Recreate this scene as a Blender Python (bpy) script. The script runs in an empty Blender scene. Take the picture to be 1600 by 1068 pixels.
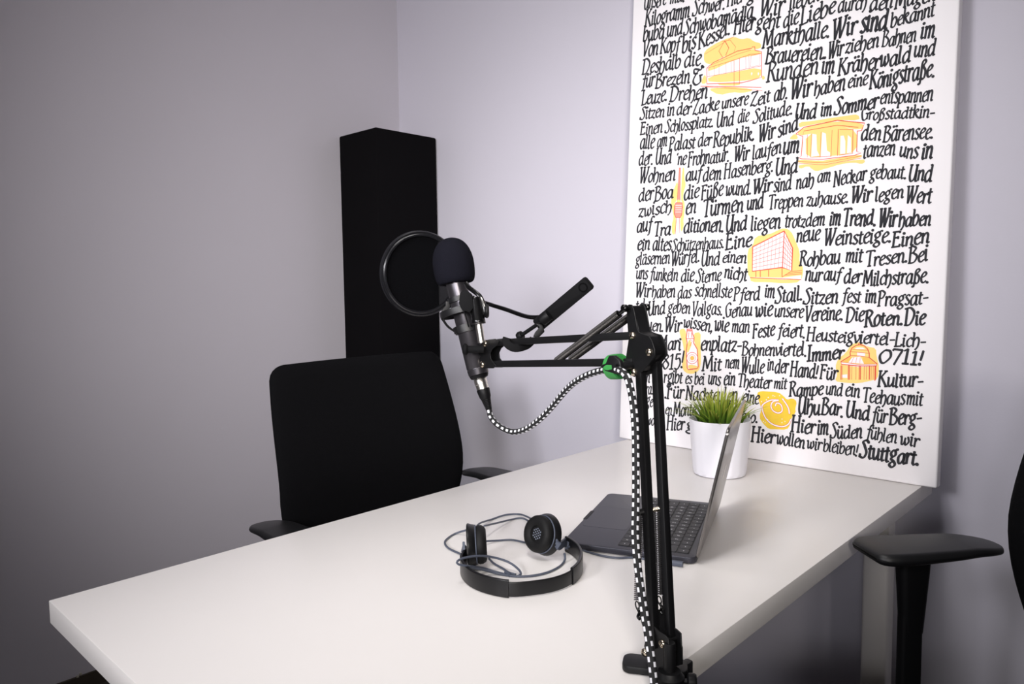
import bpy, bmesh, math, random
from math import sin, cos, pi, radians, sqrt
from mathutils import Vector, Matrix, geometry

S = bpy.context.scene
COL = S.collection

# ------------------------------------------------------------------ camera
CAM = Vector((0.0, 0.0, 1.15))
FOC, PITCH, YAW, ROLL = 1148.0, 0.0754, 0.7559, -0.0121
_M = (Matrix.Rotation(YAW, 3, 'Z') @ Matrix(((1, 0, 0), (0, 0, -1), (0, 1, 0)))
      @ Matrix.Rotation(-PITCH, 3, 'X') @ Matrix.Rotation(ROLL, 3, 'Z'))
cam_d = bpy.data.cameras.new('camera')
cam_d.sensor_fit = 'HORIZONTAL'
cam_d.sensor_width = 36.0
cam_d.lens = FOC / 1600 * 36.0
cam_d.clip_start = 0.02
cam = bpy.data.objects.new('camera', cam_d)
COL.objects.link(cam)
cam.matrix_world = Matrix.Translation(CAM) @ _M.to_4x4()
S.camera = cam

# ------------------------------------------------------------------ world, lights, exposure
W = bpy.data.worlds.new('world'); S.world = W; W.use_nodes = True
W.node_tree.nodes['Background'].inputs[0].default_value = (0.80, 0.84, 1.0, 1)
W.node_tree.nodes['Background'].inputs[1].default_value = 0.02
S.view_settings.view_transform = 'Standard'
S.view_settings.look = 'None'
S.view_settings.gamma = 1.0
S.view_settings.use_curve_mapping = False
S.view_settings.exposure = 0.08
S.cycles.use_denoising = True
S.cycles.max_bounces = 8


def area(name, loc, target, size, power, color, size_y=None, spread=180):
    d = bpy.data.lights.new(name, 'AREA')
    d.energy = power; d.color = color; d.size = size; d.spread = radians(spread)
    if size_y:
        d.shape = 'RECTANGLE'; d.size_y = size_y
    o = bpy.data.objects.new(name, d); COL.objects.link(o)
    o.location = loc
    o.rotation_euler = (Vector(target) - Vector(loc)).to_track_quat('-Z', 'Y').to_euler()
    return o


area('ceiling_light', (-0.50, 0.20, 2.60), (-0.9, 1.3, 0.7), 0.60, 4.6, (1.0, 0.975, 0.95), spread=90)
area('desk_fill_light', (-1.00, 0.90, 2.60), (-1.0, 1.3, 0.7), 0.50, 1.3, (1.0, 0.975, 0.95), spread=100)  # added fill above the table, no known lamp there
area('left_softbox_light', (-0.65, -1.45, 1.75), (-1.1, 1.7, 1.15), 0.40, 5.6, (0.97, 0.955, 1.0), spread=70)
area('right_softbox_light', (1.05, -1.05, 1.70), (-1.7, 1.7, 1.35), 0.35, 5.0, (1.0, 0.94, 0.88), spread=50)
area('front_fill_light', (0.40, -1.60, 1.50), (-1.6, 1.7, 1.30), 0.40, 3.5, (0.97, 0.955, 1.0), spread=50)  # added fill from the front to balance brightness, not a known softbox


# ------------------------------------------------------------------ helpers


def lin(c):
    c /= 255.0
    return c / 12.92 if c <= 0.04045 else ((c + 0.055) / 1.055) ** 2.4


def rgb(r, g, b):
    return (lin(r), lin(g), lin(b), 1.0)


def mat(name, col, rough=0.5, metal=0.0, bump=None, bscale=400, bdist=0.001, vary=0.0, vscale=8, spec=0.5, coat=0.0, sheen=0.0):
    m = bpy.data.materials.new(name); m.use_nodes = True
    nt = m.node_tree; b = nt.nodes['Principled BSDF']
    b.inputs['Base Color'].default_value = col
    b.inputs['Roughness'].default_value = rough
    b.inputs['Metallic'].default_value = metal
    b.inputs['Specular IOR Level'].default_value = spec
    if coat:
        b.inputs['Coat Weight'].default_value = coat
        b.inputs['Coat Roughness'].default_value = 0.1
    if sheen:
        b.inputs['Sheen Weight'].default_value = sheen
    tc = nt.nodes.new('ShaderNodeTexCoord')
    if vary:
        n = nt.nodes.new('ShaderNodeTexNoise'); n.inputs['Scale'].default_value = vscale
        n.inputs['Detail'].default_value = 4
        nt.links.new(tc.outputs['Object'], n.inputs['Vector'])
        mx = nt.nodes.new('ShaderNodeMix'); mx.data_type = 'RGBA'
        mx.inputs[6].default_value = tuple(c * (1 - vary) for c in col[:3]) + (1,)
        mx.inputs[7].default_value = tuple(min(1, c * (1 + vary)) for c in col[:3]) + (1,)
        nt.links.new(n.outputs['Fac'], mx.inputs[0])
        nt.links.new(mx.outputs[2], b.inputs['Base Color'])
    if bump:
        n2 = nt.nodes.new('ShaderNodeTexNoise'); n2.inputs['Scale'].default_value = bscale
        n2.inputs['Detail'].default_value = 3
        nt.links.new(tc.outputs['Object'], n2.inputs['Vector'])
        bp = nt.nodes.new('ShaderNodeBump'); bp.inputs['Strength'].default_value = bump
        bp.inputs['Distance'].default_value = bdist
        nt.links.new(n2.outputs['Fac'], bp.inputs['Height'])
        nt.links.new(bp.outputs['Normal'], b.inputs['Normal'])
    return m


M = {}
M['wall_shaded'] = mat('wall_paint_shaded', rgb(198, 194, 202), 0.75, bump=0.07, bscale=220, bdist=0.002, vary=0.015, vscale=3)  # shared wall paint, darkened in colour for the dimmer left wall
M['wall_lit'] = mat('wall_paint_lit', rgb(208, 205, 216), 0.75, bump=0.07, bscale=220, bdist=0.002, vary=0.012, vscale=3)  # same paint as the left wall, lightened for the brighter back wall
M['wall_dark'] = mat('wall_dark_paint', rgb(96, 92, 90), 0.85, bump=0.2, bscale=220, bdist=0.002)
M['floor'] = mat('carpet_brown', rgb(62, 56, 50), 0.95, bump=0.8, bscale=600, bdist=0.004, vary=0.2, vscale=60)
M['skirting'] = mat('skirting_brown', rgb(58, 50, 42), 0.8, vary=0.2, vscale=30)
M['scuff'] = mat('scuff_pale', rgb(170, 165, 150), 0.9)
M['ceiling'] = mat('ceiling_white', rgb(228, 227, 230), 0.9, bump=0.1)
M['desk'] = mat('desk_white_laminate', rgb(238, 234, 231), 0.33, bump=0.03, bscale=900, vary=0.01)
M['desk_edge'] = mat('desk_edge_band', rgb(222, 218, 210), 0.45, vary=0.015)
M['leg_white'] = mat('desk_leg_white', rgb(214, 210, 208), 0.5, vary=0.02)
M['canvas'] = mat('canvas_white', rgb(246, 243, 246), 0.85, bump=0.15, bscale=1500, bdist=0.0004)
M['ink'] = mat('ink_black', rgb(44, 44, 50), 0.8, vary=0.1, vscale=200)
M['art_y'] = mat('print_pale_yellow', rgb(248, 217, 132), 0.85)
M['art_Y'] = mat('print_yellow', rgb(247, 208, 66), 0.85, vary=0.08, vscale=90)
M['art_o'] = mat('print_orange', rgb(253, 196, 96), 0.85)
M['art_r'] = mat('print_red', rgb(226, 92, 70), 0.85)
M['art_p'] = mat('print_pink', rgb(240, 150, 135), 0.85)
M['art_w'] = mat('print_white', rgb(246, 243, 247), 0.85)
M['fabric'] = mat('black_fabric', rgb(13, 13, 15), 0.95, bump=0.5, bscale=900, bdist=0.001, vary=0.25, vscale=500, spec=0.06)
M['foam_fabric'] = mat('black_panel_cloth', rgb(14, 13, 15), 0.95, bump=0.4, bscale=1200, bdist=0.001, vary=0.15, vscale=6, spec=0.06)
M['black_plastic'] = mat('black_plastic', rgb(11, 11, 13), 0.5, spec=0.2, bump=0.1, bscale=1500, bdist=0.0003)
M['soft_plastic'] = mat('black_soft_plastic', rgb(18, 18, 20), 0.45, spec=0.4, bump=0.2, bscale=1800, bdist=0.0003)
M['gloss_black'] = mat('black_gloss', rgb(9, 9, 10), 0.22)
M['powder'] = mat('black_powder_coat', rgb(12, 12, 14), 0.5, spec=0.35, bump=0.15, bscale=2500, bdist=0.0002)
M['mic_metal'] = mat('microphone_dark_metal', rgb(72, 70, 74), 0.32, metal=0.75, bump=0.04, bscale=3000, bdist=0.0001)
M['foam'] = mat('windscreen_foam', rgb(23, 23, 30), 1.0, bump=1.0, bscale=1400, bdist=0.0015, vary=0.3, vscale=900, spec=0.04)
M['chrome'] = mat('silver_metal', rgb(225, 221, 214), 0.3, metal=1.0)
M['screw'] = mat('screw_steel', rgb(205, 192, 172), 0.25, metal=1.0)
M['spring'] = mat('spring_dark_steel', rgb(40, 38, 38), 0.38, metal=0.6)
M['spring_steel'] = mat('spring_steel', rgb(120, 118, 120), 0.35, metal=0.9)
M['matte_black'] = mat('black_matte_plastic', rgb(12, 12, 14), 0.8, spec=0.15)
M['hoop'] = mat('hoop_black', rgb(20, 20, 23), 0.24, spec=0.7)
M['braid_black'] = mat('braid_black', rgb(20, 20, 22), 0.8)
M['braid_white'] = mat('braid_white', rgb(232, 232, 238), 0.8)
M['green'] = mat('green_rubber', rgb(52, 140, 66), 0.6, bump=0.2, bscale=800, bdist=0.0004)
M['laptop'] = mat('midnight_aluminium', rgb(62, 62, 70), 0.42, metal=0.55, bump=0.02, bscale=3000, bdist=0.0001)
M['lid'] = mat('midnight_lid', rgb(116, 112, 110), 0.24, metal=0.85)
M['key'] = mat('key_black', rgb(40, 40, 44), 0.55)
M['key_well'] = mat('key_well', rgb(22, 22, 25), 0.6)
M['legend'] = mat('key_legend', rgb(200, 200, 205), 0.6)
M['trackpad'] = mat('trackpad', rgb(56, 56, 64), 0.38, metal=0.5)
M['screen'] = mat('screen_dark', rgb(10, 10, 12), 0.1)
M['pot'] = mat('pot_white', rgb(244, 243, 250), 0.4, vary=0.01)
M['soil'] = mat('soil_dark', rgb(40, 34, 26), 1.0, bump=1.0, bscale=300, bdist=0.003)
M['hp_black'] = mat('headphone_black', rgb(15, 15, 17), 0.35, spec=0.4)
M['hp_pad'] = mat('ear_pad_black', rgb(13, 13, 14), 0.65, spec=0.3, bump=0.3, bscale=600, bdist=0.0006)
M['hp_grey'] = mat('headphone_grey_blue', rgb(76, 82, 96), 0.5)
M['hp_grille'] = mat('speaker_cloth', rgb(112, 118, 132), 0.7)


def grass_mat():
    m = mat('grass_blade', rgb(120, 148, 40), 0.5)
    nt = m.node_tree; b = nt.nodes['Principled BSDF']
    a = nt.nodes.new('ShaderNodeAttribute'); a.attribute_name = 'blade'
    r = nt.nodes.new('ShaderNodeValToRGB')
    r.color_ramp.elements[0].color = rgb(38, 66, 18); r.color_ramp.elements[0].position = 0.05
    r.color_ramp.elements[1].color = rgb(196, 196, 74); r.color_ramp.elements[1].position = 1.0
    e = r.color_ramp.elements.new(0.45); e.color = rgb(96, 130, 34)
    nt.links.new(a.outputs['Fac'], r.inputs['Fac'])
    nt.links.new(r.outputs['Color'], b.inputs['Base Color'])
    return m


M['grass'] = grass_mat()


def mesh_screen_mat():
    m = mat('pop_screen_nylon', rgb(10, 10, 12), 0.95, spec=0.02)
    nt = m.node_tree; b = nt.nodes['Principled BSDF']; out = nt.nodes['Material Output']
    tr = nt.nodes.new('ShaderNodeBsdfTransparent'); mx = nt.nodes.new('ShaderNodeMixShader')
    mx.inputs[0].default_value = 0.78
    nt.links.new(tr.outputs[0], mx.inputs[1]); nt.links.new(b.outputs[0], mx.inputs[2])
    nt.links.new(mx.outputs[0], out.inputs[0])
    return m


M['nylon'] = mesh_screen_mat()

ORIGIN = {}


def thing(name, label, cat, loc=(0, 0, 0), group=None):
    o = bpy.data.objects.new(name, None); COL.objects.link(o)
    o.empty_display_size = 0.05
    o.location = loc
    ORIGIN[o] = Vector(loc)
    o['label'] = label; o['category'] = cat
    if group:
        o['group'] = group
    return o


def tag(o, label, cat, group=None):
    o['label'] = label; o['category'] = cat
    if group:
        o['group'] = group


class MB:
    def __init__(self):
        self.v = []; self.f = []; self.m = []; self.attr = []

    def add(self, vs, fs, mi=0):
        o = len(self.v)
        self.v += [Vector(p) for p in vs]
        for f in fs:
            self.f.append([i + o for i in f]); self.m.append(mi)
        return self

    def box(self, c, s, ax=None, mi=0):
        """box centred at c, full sizes s, axes ax = three unit vectors"""
        c = Vector(c)
        X, Y, Z = ax or (Vector((1, 0, 0)), Vector((0, 1, 0)), Vector((0, 0, 1)))
        vs = [c + X * (s[0] / 2 * i) + Y * (s[1] / 2 * j) + Z * (s[2] / 2 * k) for i in (-1, 1) for j in (-1, 1) for k in (-1, 1)]
        return self.add(vs, [(0, 1, 3, 2), (4, 6, 7, 5), (0, 4, 5, 1), (2, 3, 7, 6), (0, 2, 6, 4), (1, 5, 7, 3)], mi)

    def bar(self, a, b, w, hgt, side, mi=0, ext=0.0):
        """square bar from a to b; side = direction of width w"""
        a = Vector(a); b = Vector(b); X = (b - a).normalized()
        Y = (Vector(side) - X * Vector(side).dot(X)).normalized(); Z = X.cross(Y)
        return self.box((a + b) / 2, ((b - a).length + 2 * ext, w, hgt), (X, Y, Z), mi)

    def lathe(self, a, axis, prof, n=24, mi=0, up=None, capa=True, capb=True, ang=None):
        """prof = [(distance along axis, radius)] from a"""
        a = Vector(a); Z = Vector(axis).normalized()
        ref = Vector(up) if up else (Vector((0, 0, 1)) if abs(Z.z) < 0.9 else Vector((1, 0, 0)))
        X = (ref - Z * ref.dot(Z)).normalized(); Y = Z.cross(X)
        vs = []; fs = []
        for d, r in prof:
            for i in range(n):
                t = 2 * pi * i / n
                vs.append(a + Z * d + (X * cos(t) + Y * sin(t)) * r)
        for k in range(len(prof) - 1):
            for i in range(n):
                j = (i + 1) % n
                fs.append((k * n + i, k * n + j, (k + 1) * n + j, (k + 1) * n + i))
        if capa:
            fs.append(tuple(reversed(range(n))))
        if capb:
            fs.append(tuple(range((len(prof) - 1) * n, len(prof) * n)))
        return self.add(vs, fs, mi)

    def cyl(self, a, b, r, n=20, r2=None, mi=0):
        a = Vector(a); b = Vector(b)
        return self.lathe(a, b - a, [(0, r), ((b - a).length, r if r2 is None else r2)], n, mi)

    def ring(self, c, axis, R, prof, n=48, mi=0, a0=0.0, a1=2 * pi, up=None):
        """closed profile [(dr, dz)] swept round axis"""
        c = Vector(c); Z = Vector(axis).normalized()
        ref = Vector(up) if up else (Vector((0, 0, 1)) if abs(Z.z) < 0.9 else Vector((1, 0, 0)))
        X = (ref - Z * ref.dot(Z)).normalized(); Y = Z.cross(X)
        full = abs(a1 - a0 - 2 * pi) < 1e-6
        vs = []; fs = []; k = len(prof); steps = n if full else n + 1
        for i in range(steps):
            t = a0 + (a1 - a0) * i / n
            D = X * cos(t) + Y * sin(t)
            for dr, dz in prof:
                vs.append(c + D * (R + dr) + Z * dz)
        for i in range(n):
            i2 = (i + 1) % n if full else i + 1
            for q in range(k):
                q2 = (q + 1) % k
                fs.append((i * k + q, i2 * k + q, i2 * k + q2, i * k + q2))
        if not full:
            fs.append(tuple(range(k))); fs.append(tuple(reversed(range(n * k, n * k + k))))
        return self.add(vs, fs, mi)

    def torus(self, c, axis, R, r, n=48, m=10, mi=0, a0=0.0, a1=2 * pi, up=None):
        return self.ring(c, axis, R, [(r * cos(2 * pi * i / m), r * sin(2 * pi * i / m)) for i in range(m)], n, mi, a0, a1, up)

    def sweep(self, pts, prof, up=None, mi=0, caps=True, mfun=None):
        """closed profile [(x, y)] carried along pts with parallel transport (or fixed up)"""
        P = [Vector(p) for p in pts]; n = len(P); k = len(prof)
        T = [(P[min(i + 1, n - 1)] - P[max(i - 1, 0)]).normalized() for i in range(n)]
        ref = Vector(up) if up else (Vector((0, 0, 1)) if abs(T[0].z) < 0.9 else Vector((1, 0, 0)))
        N = (ref - T[0] * ref.dot(T[0])).normalized()
        vs = []
        for i in range(n):
            if up:
                N = Vector(up) - T[i] * Vector(up).dot(T[i])
            else:
                N = N - T[i] * N.dot(T[i])
            N.normalize(); B = T[i].cross(N)
            for x, y in prof:
                vs.append(P[i] + N * y + B * x)
        o = len(self.v); self.v += vs
        for i in range(n - 1):
            for q in range(k):
                q2 = (q + 1) % k
                self.f.append([o + i * k + q, o + i * k + q2, o + (i + 1) * k + q2, o + (i + 1) * k + q])
                self.m.append(mfun(i, q) if mfun else mi)
        if caps:
            self.f.append([o + q for q in reversed(range(k))]); self.m.append(mi)
            self.f.append([o + (n - 1) * k + q for q in range(k)]); self.m.append(mi)
        return self

    def tube(self, pts, r, m=10, mi=0, caps=True, mfun=None):
        return self.sweep(pts, [(r * cos(2 * pi * i / m), r * sin(2 * pi * i / m)) for i in range(m)], None, mi, caps, mfun)

    def prism(self, poly, d0, d1=None, mi=0):
        """3D polygon poly moved from +d0 to +d1 (vectors)"""
        n = len(poly); d0 = Vector(d0); d1 = Vector(d1)
        vs = [Vector(p) + d0 for p in poly] + [Vector(p) + d1 for p in poly]
        fs = [tuple(reversed(range(n))), tuple(range(n, 2 * n))]
        fs += [(i, (i + 1) % n, n + (i + 1) % n, n + i) for i in range(n)]
        return self.add(vs, fs, mi)

    def build(self, name, mats, parent=None, bevel=0.0, seg=2, sharp=40, local=False, fix=True, smooth=True):
        me = bpy.data.meshes.new(name)
        off = Vector((0, 0, 0))
        root = parent
        while root is not None and root.parent is not None:
            root = root.parent
        if root is not None and not local:
            off = ORIGIN.get(root, Vector((0, 0, 0)))
        me.from_pydata([tuple(p - off) for p in self.v], [], self.f)
        if not isinstance(mats, (list, tuple)):
            mats = [mats]
        for m in mats:
            me.materials.append(m)
        me.polygons.foreach_set('material_index', self.m)
        if self.attr:
            a = me.attributes.new('blade', 'FLOAT', 'POINT')
            a.data.foreach_set('value', self.attr)
        if bevel or fix:
            bm = bmesh.new(); bm.from_mesh(me)
            if fix:
                bmesh.ops.recalc_face_normals(bm, faces=bm.faces)
            if bevel:
                bmesh.ops.remove_doubles(bm, verts=bm.verts, dist=1e-6)
                es = [e for e in bm.edges if len(e.link_faces) == 2 and e.calc_face_angle(0) > radians(35)]
                bmesh.ops.bevel(bm, geom=es, offset=bevel, segments=seg, profile=0.5, affect='EDGES', clamp_overlap=True)
            bm.to_mesh(me); bm.free()
        if smooth:
            me.polygons.foreach_set('use_smooth', [True] * len(me.polygons))
            me.set_sharp_from_angle(angle=radians(sharp))
        me.update()
        o = bpy.data.objects.new(name, me); COL.objects.link(o)
        if parent is not None:
            o.parent = parent
        return o


def pt(u, v, d):
    """the point seen at photo pixel (u, v), d metres in front of the camera"""
    return CAM + _M @ Vector(((u - 800) / FOC, -(v - 534) / FOC, -1.0)) * d


def on_z(u, v, z):
    r = _M @ Vector(((u - 800) / FOC, -(v - 534) / FOC, -1.0))
    return CAM + r * ((z - CAM.z) / r.z)


def smooth_path(pts, step=0.01, closed=False):
    """Catmull-Rom through pts, resampled about every step"""
    P = [Vector(p) for p in pts]
    if closed:
        P = [P[-1]] + P + [P[0], P[1]]
    else:
        P = [2 * P[0] - P[1]] + P + [2 * P[-1] - P[-2]]
    out = []
    for i in range(1, len(P) - 2):
        p0, p1, p2, p3 = P[i - 1:i + 3]
        n = max(2, int((p2 - p1).length / step + 0.5))
        for k in range(n):
            t = k / n
            out.append(0.5 * ((2 * p1) + (p2 - p0) * t + (2 * p0 - 5 * p1 + 4 * p2 - p3) * t * t + (3 * p1 - p0 - 3 * p2 + p3) * t ** 3))
    if not closed:
        out.append(P[-2])
    return out


def even(path, step):
    out = [path[0]]; acc = 0.0
    for a, b in zip(path, path[1:]):
        L = (b - a).length
        if L == 0:
            continue
        while acc + L >= step:
            t = (step - acc) / L
            a = a + (b - a) * t; out.append(a); L = (b - a).length; acc = 0.0
            if L == 0:
                break
        acc += L
    return out


def rrect(w, h, r, n=4):
    out = []
    for cx, cy, a0 in ((w / 2 - r, h / 2 - r, 0), (-w / 2 + r, h / 2 - r, pi / 2), (-w / 2 + r, -h / 2 + r, pi), (w / 2 - r, -h / 2 + r, 3 * pi / 2)):
        for i in range(n + 1):
            t = a0 + pi / 2 * i / n
            out.append((cx + r * cos(t), cy + r * sin(t)))
    return out


# ------------------------------------------------------------------ the room
XW, YW = -2.327, 1.84          # left wall, back wall
XE, YS, ZC = 1.9, -2.5, 2.75


def struct(name, mb, m, **k):
    o = mb.build(name, m, **k); o['kind'] = 'structure'
    return o


struct('floor', MB().box(((XW + XE) / 2, (YS + YW) / 2, -0.05), (XE - XW + 0.4, YW - YS + 0.4, 0.1)), M['floor'])
struct('ceiling', MB().box(((XW + XE) / 2, (YS + YW) / 2, ZC + 0.05), (XE - XW + 0.4, YW - YS + 0.4, 0.1)), M['ceiling'])
struct('wall_left', MB().box((XW - 0.05, (YS + YW) / 2, ZC / 2), (0.1, YW - YS + 0.2, ZC)), M['wall_shaded'])
struct('wall_back', MB().box(((XW + XE) / 2, YW + 0.05, ZC / 2), (XE - XW + 0.2, 0.1, ZC)), M['wall_lit'])
struct('wall_right', MB().box((XE + 0.05, (YS + YW) / 2, ZC / 2), (0.1, YW - YS + 0.2, ZC)), M['wall_dark'])
struct('wall_front', MB().box(((XW + XE) / 2, YS - 0.05, ZC / 2), (XE - XW + 0.2, 0.1, ZC)), M['wall_dark'])
b = MB()
b.box((XW + 0.004, (YS + 1.5) / 2, 0.021), (0.008, 1.5 - YS, 0.042))
for y, z, l, hh in ((0.618, 0.044, 0.006, 0.005), (0.626, 0.048, 0.005, 0.006), (0.70, 0.043, 0.030, 0.003), (0.735, 0.046, 0.016, 0.005)):
    b.box((XW + 0.006, y, z), (0.006, l, hh), mi=1)
struct('baseboard_left', b, [M['skirting'], M['scuff']])

# ------------------------------------------------------------------ the table
TX0, TX1, TY0, TY1, TZ = -1.160, -0.417, 0.279, 1.779, 0.72
table = thing('conference_table', 'long white laminate table carrying the headphones, laptop and plant', 'table', ((TX0 + TX1) / 2, (TY0 + TY1) / 2, 0))
b = MB().box(((TX0 + TX1) / 2, (TY0 + TY1) / 2, TZ - 0.0165), (TX1 - TX0, TY1 - TY0, 0.033))
top = b.build('tabletop', [M['desk']], table, bevel=0.0012, seg=2)
for x in (TX0 + 0.07, -0.478):
    for y in (TY0 + 0.13, 1.63):
        MB().box((x, y, (TZ - 0.033) / 2), (0.05, 0.05, TZ - 0.0335)).build('leg', M['leg_white'], table, bevel=0.006, seg=3)
b = MB()
for x in (TX0 + 0.07, -0.478):
    b.box((x, (TY0 + 0.13 + 1.63) / 2, TZ - 0.053), (0.03, 1.63 - TY0 - 0.13 - 0.05, 0.038))
for y in (TY0 + 0.13, 1.63):
    b.box(((TX0 + 0.07 - 0.478) / 2, y, TZ - 0.053), (-0.478 - TX0 - 0.07 - 0.05, 0.03, 0.038))
b.build('under_frame', M['leg_white'], table, bevel=0.002)
# ------------------------------------------------------------------ lettered canvas leaning on the wall
PX0, PX1, PY, PTH = -1.1863, -0.3889, 1.6927, 0.058
PW, PH, PD = PX1 - PX0, 1.30, 0.032
U_s = Vector((1, 0, 0)); U_t = Vector((0, sin(PTH), cos(PTH))); U_n = Vector((0, -cos(PTH), sin(PTH)))
P_O = Vector((PX0, PY, TZ + 0.0006))


def on_print(s, t, d=0.0):
    return P_O + U_s * s + U_t * t + U_n * d


poster = thing('canvas_print', 'tall white canvas with black German hand lettering leaning on the back wall', 'picture', tuple(P_O + U_s * PW / 2))
b = MB()
b.box(on_print(PW / 2, PH / 2, -PD / 2), (PW, PH, PD), (U_s, U_t, U_n))
b.build('canvas', M['canvas'], poster, bevel=0.004, seg=3)

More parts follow.
